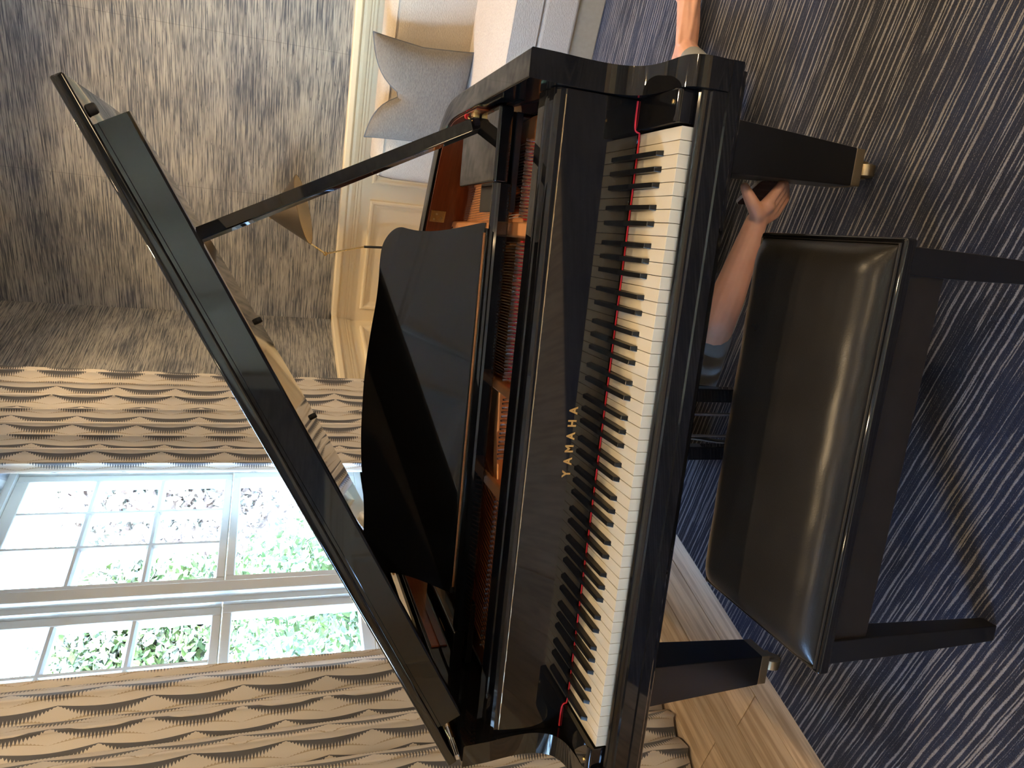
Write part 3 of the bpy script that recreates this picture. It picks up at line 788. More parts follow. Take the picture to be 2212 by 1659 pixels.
# lettering, one mesh for each letter
def letter(ch, size):
    cu = bpy.data.curves.new('letter', 'FONT'); cu.body = ch; cu.size = size; cu.extrude = .0004; cu.offset = size * .040; cu.resolution_u = 3
    cu.align_x = 'CENTER'
    to = link(bpy.data.objects.new('tmp', cu))
    bpy.context.view_layer.update()
    me = bpy.data.meshes.new_from_object(to.evaluated_get(bpy.context.evaluated_depsgraph_get()))
    bpy.data.objects.remove(to); bpy.data.curves.remove(cu); me.materials.clear(); me.materials.append(BRASS)
    return me
lm = {c: letter(c, .0245) for c in 'YAMH'}
for i, c in enumerate('YAMAHA'):
    o = obj('letter_' + c.lower(), lm[c], BRASS, fall)
    o.location = (-.0705 + i * .0270, FY - .0002, .798); o.rotation_euler = (PI / 2, 0, 0); o.scale = (.88, 1, 1)
# --- music desk: side shelves, rail, leaf
DX = -.030
P('desk_shelf', bbox(.508, XI - .004, .385, .690, .916, .949, .006, 3), BLACK)
P('desk_shelf', bbox(-XI + .004, -.560, .385, .690, .916, .949, .006, 3), BLACK)
bm = bmesh.new()
rl = [(.388, .906), (.384, .910), (.384, .932), (.387, .937), (.393, .9385), (.398, .9355), (.402, .9355), (.406, .941), (.412, .9425), (.418, .941), (.422, .937), (.432, .937), (.432, .906)]
prism(bm, [(-.5595, y, z) for y, z in rl], (.5595 + .5075, 0, 0)); P('desk_rail', mesh_of(bm, 'rail', True, 30), BLACK)
for s, x in ((1, .515), (-1, -.567)):
    pass
P('desk_panel', bbox(DX - .44, DX + .44, .4325, .62, .920, .937, .002, 2), BLACK)
P('desk_slide', bbox(.45, .66, .40, .64, .890, .905, .002, 1), BLACK_SATIN)
P('desk_slide', bbox(-.66, -.50, .40, .64, .890, .905, .002, 1), BLACK_SATIN)
half = [(0, .258), (.06, .2575), (.12, .254), (.19, .247), (.25, .240), (.30, .237), (.345, .2365), (.378, .233), (.402, .222), (.418, .207), (.4235, .192), (.4215, .175), (.4195, .150), (.4225, .115), (.430, .080), (.440, .045), (.450, .012), (.452, 0)]
sm = smooth_pts([(a, b, 0) for a, b in half], 4)
ring = [(p.x, p.y) for p in sm] + [(-p.x, p.y) for p in reversed(sm) if p.x > 1e-6]
LEAN = math.radians(24)
def deskp(x, h, d): return (DX + x, .430 + h * math.sin(LEAN) + d * math.cos(LEAN), .9440 + h * math.cos(LEAN) - d * math.sin(LEAN))
bm = bmesh.new(); prism(bm, [deskp(x, h, 0) for x, h in ring], Vector(deskp(0, 0, .013)) - Vector(deskp(0, 0, 0)))
bev(bm, .003, 3, [e for e in bm.edges if e.calc_face_angle(0) > .9])
desk = P('music_desk', mesh_of(bm, 'desk', True, 30), BLACK)
obj('ledge', bbox(DX - .44, DX + .44, .412, .4295, .9425, .9475, .002, 2), BLACK, desk)
obj('desk_hinge', bbox(DX - .43, DX + .43, .4225, .4245, .9475, .9505), COPPER, desk)
# --- lid
LX0, TH = -.727, math.radians(28.9)
lo_ = [(.750 - LX0, .150), (.752 - LX0, .40), (.748 - LX0, .66)]
lid_out = [(x, y) for x, y in inset(outl, -.012)]
pts = [(.755, .150)] + [(max(-.729, min(.755, x + max(0, .014 * (1 - abs(y - .5) / .35)))), y) for x, y in lid_out[0:]] + [(-.729, .150)]
pts2 = []
for p_ in pts:
    if not pts2 or math.hypot(p_[0] - pts2[-1][0], p_[1] - pts2[-1][1]) > .004: pts2.append(p_)
bm = bmesh.new(); prism(bm, [(x - LX0, y, 0) for x, y in pts2], (0, 0, .021))
bev(bm, .004, 3, [e for e in bm.edges if e.calc_face_angle(0) > .9 and abs(e.verts[0].co.z - e.verts[1].co.z) < 1e-5])
lid = P('lid', mesh_of(bm, 'lid', True, 30), BLACK)
lid.location = Vector((LX0, 0, RT_ + .004)) - PB; lid.rotation_euler = (0, -TH, 0)
lip = [(.154, .001), (.154, -.006), (.1515, -.0075), (.1515, -.052), (.1535, -.056), (.158, -.0575), (.170, -.0575), (.172, -.054), (.172, .001)]
bm = bmesh.new(); prism(bm, [(.100, y, z) for y, z in lip], (.674 - LX0 - .100, 0, 0)); obj('lid_lip', mesh_of(bm, 'lip', True, 25), BLACK, lid)
for (x, y) in ((.700, .185), (.197, 1.085), (-.168, 1.195), (.705, .62)):
    obj('bumper', lathe(bmesh.new(), [(.0095, .001), (.009, -.010), (.0075, -.013), (.0, -.0135)], 14, (x - LX0, y, 0)), RUBBER, lid)
obj('prop_cup', lathe(bmesh.new(), [(.020, .001), (.019, -.006), (.013, -.009), (.0, -.009)], 18, (.474 - LX0, .60, 0)), BRASS, lid)
for y in (.22, .62, 1.02):
    obj('lid_hinge', bbox(-.002, .03, y, y + .07, -.0032, .0005, .001, 1), BRASS, lid)
bm = bmesh.new(); tube(bm, [(-.002, .165, -.004), (-.002, .26, -.004)], .0042, 10); obj('hinge_pin', bm, STEEL, lid)
# --- prop stick and its bracket
pa_ = Vector((.6465, .5465, .945))
ax = (.474 - LX0)
pb_ = Vector((LX0 + ax * math.cos(TH) + .012 * math.sin(TH), .60, RT_ + .004 + ax * math.sin(TH) - .012 * math.cos(TH)))
stick = P('lid_prop', sweep_box([pa_, pb_], .0125, .0155, (1, .3, 0), .003), BLACK)
br = P('prop_bracket', bbox(.656, .671, .536, .560, .950, .966, .003, 2), BRASS)
bm = bmesh.new(); tube(bm, smooth_pts([(.648, .540, .966), (.654, .550, .972), (.659, .562, .971), (.662, .575, .966)], 5), .0024, 8); obj('spring_arm', bm, BRASS, br)
obj('felt_pad', lathe(bmesh.new(), [(.005, -.004), (.0065, 0), (.005, .004)], 12, (.664, .590, .968), 'y'), RED_FELT, br)
vin = inset(outl, XO - XI + .0045)
def on_rim(x):
    k = min(range(1, len(vin) - 1), key=lambda q_: abs(vin[q_][0] - x) + (10 if vin[q_][1] < .7 else 0))
    t_ = Vector((vin[k + 1][0] - vin[k - 1][0], vin[k + 1][1] - vin[k - 1][1], 0)).normalized()
    return Vector((vin[k][0], vin[k][1], 0)), t_
c_, t_ = on_rim(.430)
rot = Matrix.Rotation(math.atan2(-t_.y, -t_.x), 4, 'Z')
place = Matrix.Translation(c_ + Vector((0, 0, .944))) @ rot
bm = bbox(-.019, .019, -.0015, .0015, -.022, .022, .005, 2); bmesh.ops.transform(bm, matrix=place, verts=bm.verts)
hp = P('rim_hinge_plate', bm, BRASS)
for dx, dz in ((-.009, .009), (.008, .004), (-.004, -.011)):
    bm = lathe(bmesh.new(), [(.0028, -.0026), (.0024, -.0024), (.0024, .0024), (.0028, .0026)], 10, (dx, 0, dz), 'y'); bmesh.ops.transform(bm, matrix=place, verts=bm.verts)
    obj('screw', bm, BRASS_DULL, hp)
c_, t_ = on_rim(.405)
P('rim_knob', lathe(bmesh.new(), [(.0, -.010), (.006, -.008), (.009, -.002), (.008, .005), (.004, .010), (.0, .011)], 18, (c_.x - .008, c_.y - .012, .893), 'y'), STEEL)
# --- legs with ferrule and caster
def leg(x, y, top, bot):
    bm = bmesh.new(); ht, hb = top / 2, bot / 2; z0, z1 = .088, .599
    a = [bm.verts.new((sx * hb + x, sy * hb + y, z0)) for sx, sy in ((-1, -1), (1, -1), (1, 1), (-1, 1))]
    c = [bm.verts.new((sx * ht + x, sy * ht + y, z1)) for sx, sy in ((-1, -1), (1, -1), (1, 1), (-1, 1))]
    bm.faces.new(a[::-1]); bm.faces.new(c)
    for k in range(4): bm.faces.new((a[k], a[(k + 1) % 4], c[(k + 1) % 4], c[k]))
    bev(bm, .003, 2)
    l = P('leg', bm, BLACK_SATIN)
    obj('ferrule', bbox(x - hb * .98, x + hb * .98, y - hb * .98, y + hb * .98, .062, .088, .002, 2), BRASS_DULL, l)
    cs = obj('caster', lathe(bmesh.new(), [(.020, -.016), (.026, -.013), (.0265, 0), (.026, .013), (.020, .016)], 24, (x, y - .008, .0268), 'x'), BRASS_DULL, l)
    obj('caster_fork', bbox(x - .021, x - .0165, y - .018, y + .016, .022, .063, .002, 1), BRASS_DULL, l)
    obj('caster_fork', bbox(x + .0165, x + .021, y - .018, y + .016, .022, .063, .002, 1), BRASS_DULL, l)
leg(.640, .335, .128, .088); leg(-.702, .335, .128, .088); leg(-.20, 1.13, .128, .088)
# --- pedal lyre
ly = P('lyre_head', bbox(-.135, .080, .345, .475, .560, .5985, .004, 2), BLACK)
for x in (.0505, -.1045):
    P('lyre_post', bbox(x - .018, x + .018, .382, .418, .150, .561, .004, 2), BLACK)
for x in (-.003, -.062):
    P('pedal_rod', lathe(bmesh.new(), [(.0048, .150), (.0048, .598)], 12, (x, .40, 0)), STEEL)
P('lyre_box', bbox(-.150, .096, .345, .455, .095, .151, .005, 2), BLACK)
for x in (-.105, -.027, .051):
    bm = bmesh.new()
    prism(bm, [(x - .011, .350, .066), (x + .011, .350, .066), (x + .014, .255, .062), (x + .012, .215, .060), (x, .203, .059), (x - .012, .215, .060), (x - .014, .255, .062)], (0, 0, .009)); bev(bm, .002, 2)
    P('pedal', bm, BRASS)
P('pedal_rail', bbox(-.140, .086, .350, .385, .045, .096, .003, 1), BLACK)
for x in (-.100, .046):
    bm = bmesh.new(); tube(bm, [(x, .44, .14), (x, .70, .598)], .006, 10); P('lyre_brace', bm, BLACK_SATIN)
# under side
P('bottom_beam', sweep_box([(.50, .50, .60), (-.15, 1.15, .60)], .05, .03), DARK_WOOD)
P('bottom_beam', sweep_box([(-.55, .50, .60), (-.22, 1.15, .60)], .05, .03), DARK_WOOD)

# ================================================================== BENCH
BB = Vector((.072, -.065, 0))
bench = thing('piano_bench', 'black padded leather piano bench in front of the keyboard', 'bench', BB)
bx0, bx1, by0, by1 = -.318 - BB.x, .456 - BB.x, -.245 - BB.y, .118 - BB.y
bm = bmesh.new(); box(bm, bx0, bx1, by0, by1, .424, .449)
bev(bm, .006, 3); obj('seat_frame', bm, BLACK, bench)
def cushion(i, j):
    x = bx0 + .012 + (bx1 - bx0 - .024) * i; y = by0 + .012 + (by1 - by0 - .024) * j
    dx = min(i, 1 - i) * (bx1 - bx0); dy = min(j, 1 - j) * (by1 - by0)
    def edge(d, r): return math.sqrt(max(0, 1 - (1 - min(1, d / r)) ** 2))
    h = .034 * edge(dx, .055) * edge(dy, .055)
    puff = .008 * (1 - (2 * i - 1) ** 4) * (1 - (2 * j - 1) ** 2)
    wr = .0006 * math.sin(40 * i + 9 * j) * edge(dx, .2)
    return (x, y, .449 + h + puff + wr)
def warp(t): return .5 - .5 * math.cos(PI * t)
bm = grid(72, 44, lambda i, j: cushion(warp(i), warp(j)))
obj('cushion', bm, LEATHER, bench)
bm = bmesh.new(); e_ = .010
tube(bm, [(bx0 + e_, by0 + e_, .4505), (bx1 - e_, by0 + e_, .4505), (bx1 - e_, by1 - e_, .4505), (bx0 + e_, by1 - e_, .4505), (bx0 + e_, by0 + e_ + .001, .4505)], .003, 8)
obj('piping', bm, LEATHER, bench)
ap = .335
for nm, (a, b, c, d) in (('apron', (bx0 + .022, bx1 - .022, by0 + .018, by0 + .036)), ('apron', (bx0 + .022, bx1 - .022, by1 - .036, by1 - .018)),
                         ('apron', (bx0 + .014, bx0 + .032, by0 + .02, by1 - .02)), ('apron', (bx1 - .032, bx1 - .014, by0 + .02, by1 - .02))):
    obj('apron', bbox(a, b, c, d, ap, .4245, .002, 2), DARK_WOOD, bench)
for sx in (0, 1):
    for sy in (0, 1):
        bm = bmesh.new(); xa = bx0 + .012 if sx == 0 else bx1 - .012; ya = by0 + .012 if sy == 0 else by1 - .012
        dx = 1 if sx == 0 else -1; dy = 1 if sy == 0 else -1
        def sq(w_, z, o_): return [(xa + dx * o_, ya + dy * o_, z), (xa + dx * (o_ + w_), ya + dy * o_, z), (xa + dx * (o_ + w_), ya + dy * (o_ + w_), z), (xa + dx * o_, ya + dy * (o_ + w_), z)]
        a = [bm.verts.new(p) for p in sq(.034, .0, .004)]; c = [bm.verts.new(p) for p in sq(.046, .30, 0)]; d = [bm.verts.new(p) for p in sq(.046, .4242, 0)]
        for r0, r1 in ((a, c), (c, d)):
            for k in range(4): bm.faces.new((r0[k], r0[(k + 1) % 4], r1[(k + 1) % 4], r1[k]))
        bm.faces.new(a); bm.faces.new(d); bev(bm, .0025, 2)
        obj('leg', bm, BLACK_SATIN, bench)

# ================================================================== SOFA, PILLOW, LAMP
SU0, SV0 = -.42, 2.43
sofa = room('sofa', 'long beige woven sofa along the wainscot wall, low plinth base', 'sofa', None, u=SU0, v=SV0, z=0)
SL = 2.9
obj('plinth', bbox(.05, SL, .025, .80, .0005, .125, .006, 2), SOFA_BASE, sofa)
obj('base_rail', bbox(0, SL, 0, .84, .125, .288, .020, 4), SOFA, sofa)
def pillow_grid(x0, x1, y0, y1, z0, z1, r, crown, nx=40, ny=24):
    """box cushion with soft rounded edges and a crowned top"""
    bm = bmesh.new(); box(bm, x0, x1, y0, y1, z0, z1)
    bmesh.ops.subdivide_edges(bm, edges=list(bm.edges), cuts=9, use_grid_fill=True)
    for v in bm.verts:
        fx = (v.co.x - x0) / (x1 - x0); fy = (v.co.y - y0) / (y1 - y0); fz = (v.co.z - z0) / (z1 - z0)
        bz = (1 - (2 * fx - 1) ** 4) * (1 - (2 * fy - 1) ** 4)
        if fz > .5: v.co.z += crown * bz * (fz - .5) * 2
    ed = [e for e in bm.edges if e.calc_face_angle(0) > 1.0]
    bev(bm, r, 4, ed)
    return bm
for k in range(2):
    a = .004 + k * SL / 2; b = a + SL / 2 - .008
    sc_ = obj('seat_cushion', pillow_grid(a, b, -.004, .70, .290, .425, .016, .030), SOFA, sofa)
    bm = bmesh.new()
    for z in (.300, .418):
        tube(bm, [(a + .008, .70, z), (a + .004, -.001, z), (b - .004, -.001, z), (b - .008, .70, z)], .0045, 8)
    obj('piping', bm, SOFA, sc_)
# back with a rounded end, following the end round
def back_outline(off):
    pts = [(SL, .60 + off), (.40, .60 + off), (.16, .61 + off * .95), (.05 + off * .5, .64 + off * .8), (.0 + off, .72), (-.005 + off, .80), (.02 + off * .8, .88 - off * .4), (.10, .915 - off), (.30, .92 - off), (SL, .92 - off)]
    return smooth_pts([(x, y, 0) for x, y in pts], 5)
bm = bmesh.new(); rows = []
for off, z in ((.0, .288), (.0, .75), (.006, .81), (.02, .848), (.05, .868), (.09, .875)):
    rows.append([bm.verts.new((p.x, p.y + (.05 * (z - .288) if p.y < .75 else 0), z)) for p in back_outline(off)])
for r0, r1 in zip(rows, rows[1:]):
    m_ = len(r0)
    for k in range(m_ - 1): bm.faces.new((r0[k], r0[k + 1], r1[k + 1], r1[k]))
bm.faces.new(rows[-1]); bm.faces.new([r[0] for r in rows] + [r[-1] for r in reversed(rows)])
bk = obj('sofa_back', mesh_of(bm, 'back', True, 60), SOFA, sofa)
bm = bmesh.new(); ol = back_outline(.012); tube(bm, [(p.x, p.y + (.05 * .53 if p.y < .75 else 0), .832) for p in ol], .005, 8)
obj('piping', bm, SOFA, bk)

pil = room('throw_pillow', 'grey woven square throw pillow with a dented top, propped on the sofa', 'pillow', None, u=.085, v=2.93, z=.452)
def pill(i, j, s):
    a, b = 2 * i - 1, 2 * j - 1
    pin = 1 - .10 * (1 - a * a) * 0
    ex = a * (1 - .10 * (1 - abs(b)) ** .8 * abs(a) ** 2) ; ez = b * (1 - .09 * (1 - abs(a)) ** .8 * abs(b) ** 2)
    x = .255 * ex; z = .25 + .25 * ez
    chop = math.exp(-abs(a + .06) / .30) * max(0, b) ** 1.3
    z -= .155 * chop
    th = .085 * ((1 - a ** 4) * (1 - b ** 4)) ** .55
    th *= 1 - .55 * chop
    fold = .010 * math.exp(-(a / .10) ** 2) * max(0, b)
    if b < -.6: z += .0
    return (x, s * th + s * -fold + .22 * (z - .25) + .03, max(z, .0))
bm = bmesh.new()
for s in (-1, 1):
    V_ = [[bm.verts.new(pill(warp(i / 30), warp(j / 30), s)) for j in range(31)] for i in range(31)]
    for i in range(30):
        for j in range(30):
            bm.faces.new((V_[i][j], V_[i + 1][j], V_[i + 1][j + 1], V_[i][j + 1]))
bmesh.ops.remove_doubles(bm, verts=bm.verts, dist=.0005)
obj('pillow_body', bm, PILLOW, pil)
edge = [pill(warp(k / 30), 0, 0) for k in range(30)] + [pill(1, warp(k / 30), 0) for k in range(30)] + [pill(warp(1 - k / 30), 1, 0) for k in range(30)] + [pill(0, warp(1 - k / 30), 0) for k in range(31)]
obj('piping', tube(bmesh.new(), edge, .0042, 7), PIPING, pil)

LU, LV = -.965, 3.30
lamp = room('floor_lamp', 'brass floor lamp with a dark bronze cone shade standing by the wainscot corner', 'lamp', None, u=LU, v=LV, z=0)
obj('base', lathe(bmesh.new(), [(.12, ZF + .0005), (.125, ZF + .006), (.12, ZF + .016), (.02, ZF + .022), (.0, ZF + .022)], 36), BLACK_SATIN, lamp)
bm = bmesh.new(); tube(bm, [(0, 0, ZF + .02), (.08, 0, .60), (.066, 0, .853)], .0075, 12); obj('stem', bm, BLACK_SATIN, lamp)
bm = bmesh.new(); tube(bm, [(.066, 0, .851), (-.001, 0, 1.082)], .005, 10); obj('lower_arm', bm, BRASS, lamp)
bm = bmesh.new(); tube(bm, [(-.001, 0, 1.082), (.205, 0, 1.405)], .0055, 10); obj('upper_arm', bm, BRASS, lamp)
obj('joint', lathe(bmesh.new(), [(.0, -.013), (.010, -.010), (.013, 0), (.010, .010), (0, .013)], 16, (-.001, 0, 1.082), 'y'), BRASS, lamp)
obj('joint', lathe(bmesh.new(), [(.0, -.014), (.012, -.010), (.014, 0), (.012, .010), (0, .014)], 16, (.203, -.008, 1.400), 'y'), BRASS, lamp)
bm = bmesh.new()
lathe(bm, [(.012, 0), (.200, -.205), (.197, -.2055), (.010, -.006)], 48)
bmesh.ops.transform(bm, matrix=Matrix.Translation((.215, -.015, 1.418)) @ Matrix.Rotation(-.30, 4, 'Y') @ Matrix.Rotation(-.12, 4, 'X'), verts=bm.verts)
sh = obj('shade', mesh_of(bm, 'shade', True, 40), SHADE_METAL, lamp)
bm = bmesh.new(); lathe(bm, [(.1955, -.2045), (.008, -.009), (.007, -.012), (.1925, -.2050)], 48)
bmesh.ops.transform(bm, matrix=Matrix.Translation((.215, -.015, 1.4175)) @ Matrix.Rotation(-.30, 4, 'Y') @ Matrix.Rotation(-.12, 4, 'X'), verts=bm.verts)
obj('shade_lining', mesh_of(bm, 'lining', True, 40), BRASS, lamp)
obj('bulb', lathe(bmesh.new(), [(.0, -.055), (.018, -.05), (.028, -.03), (.024, -.01), (.013, .012), (.013, .03), (0, .03)], 20, (.235, -.015, 1.345)), CEIL, lamp)

# ================================================================== PERSON UNDER THE PIANO
def cap(bm, a, b, ra, rb, n=14):
    """rounded tapering limb between two joints"""
    a, b = Vector(a), Vector(b); d = b - a; L = d.length; d = d / max(L, 1e-6)
    pts = []; rad = []
    for k in range(5):
        t = PI / 2 * (1 - k / 4); pts.append(a - d * ra * math.sin(t)); rad.append(max(.0006, ra * math.cos(t)))
    for k in range(5):
        t = PI / 2 * k / 4; pts.append(b + d * rb * math.sin(t)); rad.append(max(.0006, rb * math.cos(t)))
    p2, r2 = [pts[0]], [rad[0]]
    for p, r in zip(pts[1:], rad[1:]):
        if (p - p2[-1]).length > 1e-5: p2.append(p); r2.append(r)
    tube(bm, p2, r2, n)
def chain(bm, pts, n=14):
    for (p, r), (q_, s) in zip(pts, pts[1:]): cap(bm, p, q_, r, s, n)
def remeshed(bm, name, voxel, it=6, fac=.5):
    me = bpy.data.meshes.new(name); bm.to_mesh(me); bm.free()
    o = link(bpy.data.objects.new('tmp', me))
    r = o.modifiers.new('r', 'REMESH'); r.mode = 'VOXEL'; r.voxel_size = voxel
    s = o.modifiers.new('s', 'SMOOTH'); s.iterations = it; s.factor = fac
    bpy.context.view_layer.update()
    out = bpy.data.meshes.new_from_object(o.evaluated_get(bpy.context.evaluated_depsgraph_get()))
    bpy.data.objects.remove(o); bpy.data.meshes.remove(me)
    for p in out.polygons: p.use_smooth = True
    return out
PBASE = Vector((.35, .85, 0))
person = thing('person', 'person in grey lying on the rug under the piano, arm stretched out with a phone', 'person', PBASE)
elbow, wrist = Vector((0.2466, 0.3846, 0.3315)), Vector((0.4914, 0.3486, 0.2949))
shoulder = Vector((.03, .66, .19))
hip_r, hip_l = Vector((.49, .93, .12)), Vector((.45, 1.11, .12))
knee_r, ankle_r = Vector((.86, .865, .12)), Vector((1.085, 1.185, .072))
knee_l, ankle_l = Vector((.74, 1.33, .20)), Vector((.46, 1.56, .065))
bm = bmesh.new()
# trunk, neck, head
TY = .15
for x, y0, y1, z, r in ((.44, .84, .95, .115, .105), (.36, .80, .92, .12, .098), (.28, .80, .92, .12, .095), (.20, .80, .92, .12, .098), (.10, .73, .93, .13, .105), (.02, .70, .94, .145, .085)):
    cap(bm, (x, y0 + TY, z), (x, y1 + TY, z), r, r)
cap(bm, (.03, .85, .15), shoulder, .075, .058)
cap(bm, (-.02, .82 + TY, .145), (-.14, .815 + TY, .15), .058, .055)
cap(bm, (-.20, .81 + TY, .135), (-.26, .805 + TY, .15), .088, .080); cap(bm, (-.20, .81 + TY, .17), (-.27, .81 + TY, .175), .066, .062)
cap(bm, (-.225, .81 + TY, .235), (-.205, .81 + TY, .246), .012, .014); cap(bm, (-.19, .795 + TY, .225), (-.19, .825 + TY, .225), .014, .014)   # nose, lips
cap(bm, (-.155, .81 + TY, .205), (-.15, .81 + TY, .20), .026, .024)
for y in (.722, .898): cap(bm, (-.225, y + TY, .135), (-.245, y + TY, .15), .016, .018)
# near arm
chain(bm, [(shoulder, .056), (shoulder.lerp(elbow, .5), .047), (elbow, .043), (elbow.lerp(wrist, .28), .042), (elbow.lerp(wrist, .65), .034), (wrist, .026)])
# far arm, lying along the body
chain(bm, [(Vector((-.01, 1.15, .13)), .055), (Vector((.13, 1.26, .08)), .045), (Vector((.26, 1.30, .06)), .038), (Vector((.50, 1.34, .05)), .026), (Vector((.58, 1.35, .05)), .030), (Vector((.63, 1.35, .045)), .018)])
# legs and feet
for h, k, a in ((hip_r, knee_r, ankle_r), (hip_l, knee_l, ankle_l)):
    chain(bm, [(h, .088), (h.lerp(k, .5), .076), (k, .056), (k.lerp(a, .3), .056), (k.lerp(a, .75), .040), (a, .036)])
heel, inst, ball = Vector((1.062, 1.258, .044)), Vector((1.165, 1.200, .068)), Vector((1.265, 1.232, .062))
chain(bm, [(ankle_r, .038), (heel, .036)]); cap(bm, ankle_r + Vector((.0, -.020, .014)), ankle_r + Vector((.008, -.022, .014)), .018, .018); cap(bm, ankle_r + Vector((.01, -.01, .034)), Vector((1.255, 1.205, .088)), .010, .009); cap(bm, ankle_r + Vector((.01, -.03, .012)), Vector((1.262, 1.185, .060)), .009, .010); chain(bm, [(heel, .034), (Vector((1.165, 1.238, .046)), .030), (ball, .041)]); chain(bm, [(ankle_r, .038), (inst, .040), (ball, .040)])
for k in range(5):
    p0 = ball + Vector((.012, .002, -.020 + .016 * k)) ; p1 = p0 + Vector((.050 + .006 * k, -.006, .001)); cap(bm, p0, p1, .011 + .001 * k, .0095 + .0012 * k, 10)
cap(bm, ball + Vector((0, 0, -.018)), ball + Vector((.005, 0, .030)), .028, .028)
chain(bm, [(ankle_l, .037), (ankle_l + Vector((.02, -.05, -.02)), .033)]); chain(bm, [(ankle_l, .036), (ankle_l + Vector((-.05, .12, -.02)), .035), (ankle_l + Vector((-.08, .19, -.04)), .022)])
# hand round the phone
FINGERS = [   # knuckle, middle joint, end joint, tip
    (Vector((0.5362, 0.3268, 0.2887)), Vector((0.5767, 0.3256, 0.2608)), Vector((0.5948, 0.3500, 0.2329)), Vector((0.6060, 0.3844, 0.2254))),
    (Vector((0.5295, 0.3370, 0.2727)), Vector((0.5693, 0.3377, 0.2442)), Vector((0.5924, 0.3626, 0.2209)), Vector((0.6052, 0.3959, 0.2188))),
    (Vector((0.5226, 0.3472, 0.2566)), Vector((0.5618, 0.3497, 0.2276)), Vector((0.5900, 0.3751, 0.2088)), Vector((0.6043, 0.4075, 0.2122))),
    (Vector((0.5156, 0.3573, 0.2404)), Vector((0.5541, 0.3616, 0.2108)), Vector((0.5874, 0.3876, 0.1967)), Vector((0.6033, 0.4190, 0.2057)))]
for i, (mcp, pip_, dip, tip) in enumerate(FINGERS):
    r = .0108 - .0006 * i
    cap(bm, wrist.lerp(mcp, .12), mcp, .0205, .0142, 12); chain(bm, [(mcp, .0138), (pip_, r), (dip, r * .92), (tip, r * .82)], 12)
cmc, tm, ti, tt = Vector((0.5074, 0.3297, 0.3084)), Vector((0.5288, 0.3282, 0.3282)), Vector((0.5488, 0.3346, 0.3404)), Vector((0.5654, 0.3444, 0.3456))
chain(bm, [(wrist, .022), (cmc, .0185), (tm, .0165), (ti, .0138), (tt, .0108)], 12)
cap(bm, cmc, Vector((0.5274, 0.3243, 0.2809)), .0150, .0120, 12); cap(bm, tm, Vector((0.5256, 0.3339, 0.2784)), .0085, .0110, 12); cap(bm, Vector((0.5091, 0.3460, 0.2924)), Vector((0.5262, 0.3580, 0.2544)), .018, .016, 12)
body = obj('body', remeshed(bm, 'body', .0035, 3, .5), SKIN, person); body.location = -PBASE
# thumb nail
NDIR = Vector((-0.0949, -0.8123, 0.5754))
nl = bmesh.new(); n0 = tt + NDIR * .0078
dn = (tt - ti).normalized(); sn = dn.cross(NDIR).normalized()
prism(nl, [n0 + dn * a + sn * b for a, b in ((-.005, -.0045), (.004, -.0042), (.006, 0), (.004, .0042), (-.005, .0045))], NDIR * .0012)
o = obj('thumb_nail', mesh_of(nl, 'nail', False), plain('nail', (.72, .45, .36), .25), person); o.location = -PBASE
bm = bmesh.new()
for x, y0, y1, z, r in ((.46, .83, .96, .118, .108), (.37, .80, .93, .123, .104), (.28, .80, .93, .125, .102), (.20, .80, .93, .123, .104), (.10, .73, .94, .135, .113), (.02, .70, .95, .15, .094)):
    cap(bm, (x, y0 + TY, z), (x, y1 + TY, z), r, r)
cap(bm, (.03, .85, .15), shoulder, .083, .064)
chain(bm, [(shoulder, .064), (shoulder.lerp(elbow, .5), .056), (shoulder.lerp(elbow, .80), .050)])
chain(bm, [(Vector((-.01, 1.15, .13)), .062), (Vector((.13, 1.26, .085)), .054), (Vector((.20, 1.28, .075)), .050)])
o = obj('shirt', remeshed(bm, 'shirt', .009, 6), SHIRT, person); o.location = -PBASE
bm = bmesh.new()
cap(bm, (.50, .84 + TY, .115), (.50, .96 + TY, .115), .112, .112)
for h, k, a in ((hip_r, knee_r, ankle_r), (hip_l, knee_l, ankle_l)):
    chain(bm, [(h, .098), (h.lerp(k, .5), .086), (k, .068), (k.lerp(a, .35), .060), (k.lerp(a, .78), .044)])
o = obj('trousers', remeshed(bm, 'trousers', .009, 6), TROUSER, person); o.location = -PBASE
bm = bmesh.new(); cap(bm, (-.235, .808 + TY, .125), (-.275, .805 + TY, .15), .093, .086)
o = obj('hair', remeshed(bm, 'hair', .008, 4), HAIR, person); o.location = -PBASE
# the phone
A_, B_, C_ = Vector((0.5366, 0.4493, 0.2925)), Vector((0.5911, 0.3643, 0.2883)), Vector((0.5912, 0.3739, 0.2170))
e1 = (B_ - A_); wv_ = e1.length; e1.normalize(); e2 = (C_ - B_); e2 -= e1 * e2.dot(e1); e2.normalize(); e3 = e1.cross(e2)
if e3.y > 0: e3 = -e3
ph = thing('phone', 'dark maroon phone with a silver edge held in the hand under the piano', 'phone', A_)
mt = Matrix((e1, e2, e3)).transposed()
def phone_part(name, x0, x1, y0, y1, z0, z1, r, mat):
    bm = bbox(x0, x1, y0, y1, z0, z1); 
    bev(bm, r, 4, [e for e in bm.edges if abs(e.verts[0].co.z - e.verts[1].co.z) > 1e-5])
    bmesh.ops.transform(bm, matrix=mt.to_4x4(), verts=bm.verts)
    return obj(name, bm, mat, ph)
PL = .066
phone_part('phone_frame', 0, wv_, 0, PL, -.0045, .0030, .009, SILVER)
phone_part('phone_face', .0015, wv_ - .0015, .0015, PL - .0015, .0031, .0042, .008, PHONE)
phone_part('phone_back', .0015, wv_ - .0015, .0015, PL - .0015, -.0056, -.0046, .008, BLACK)

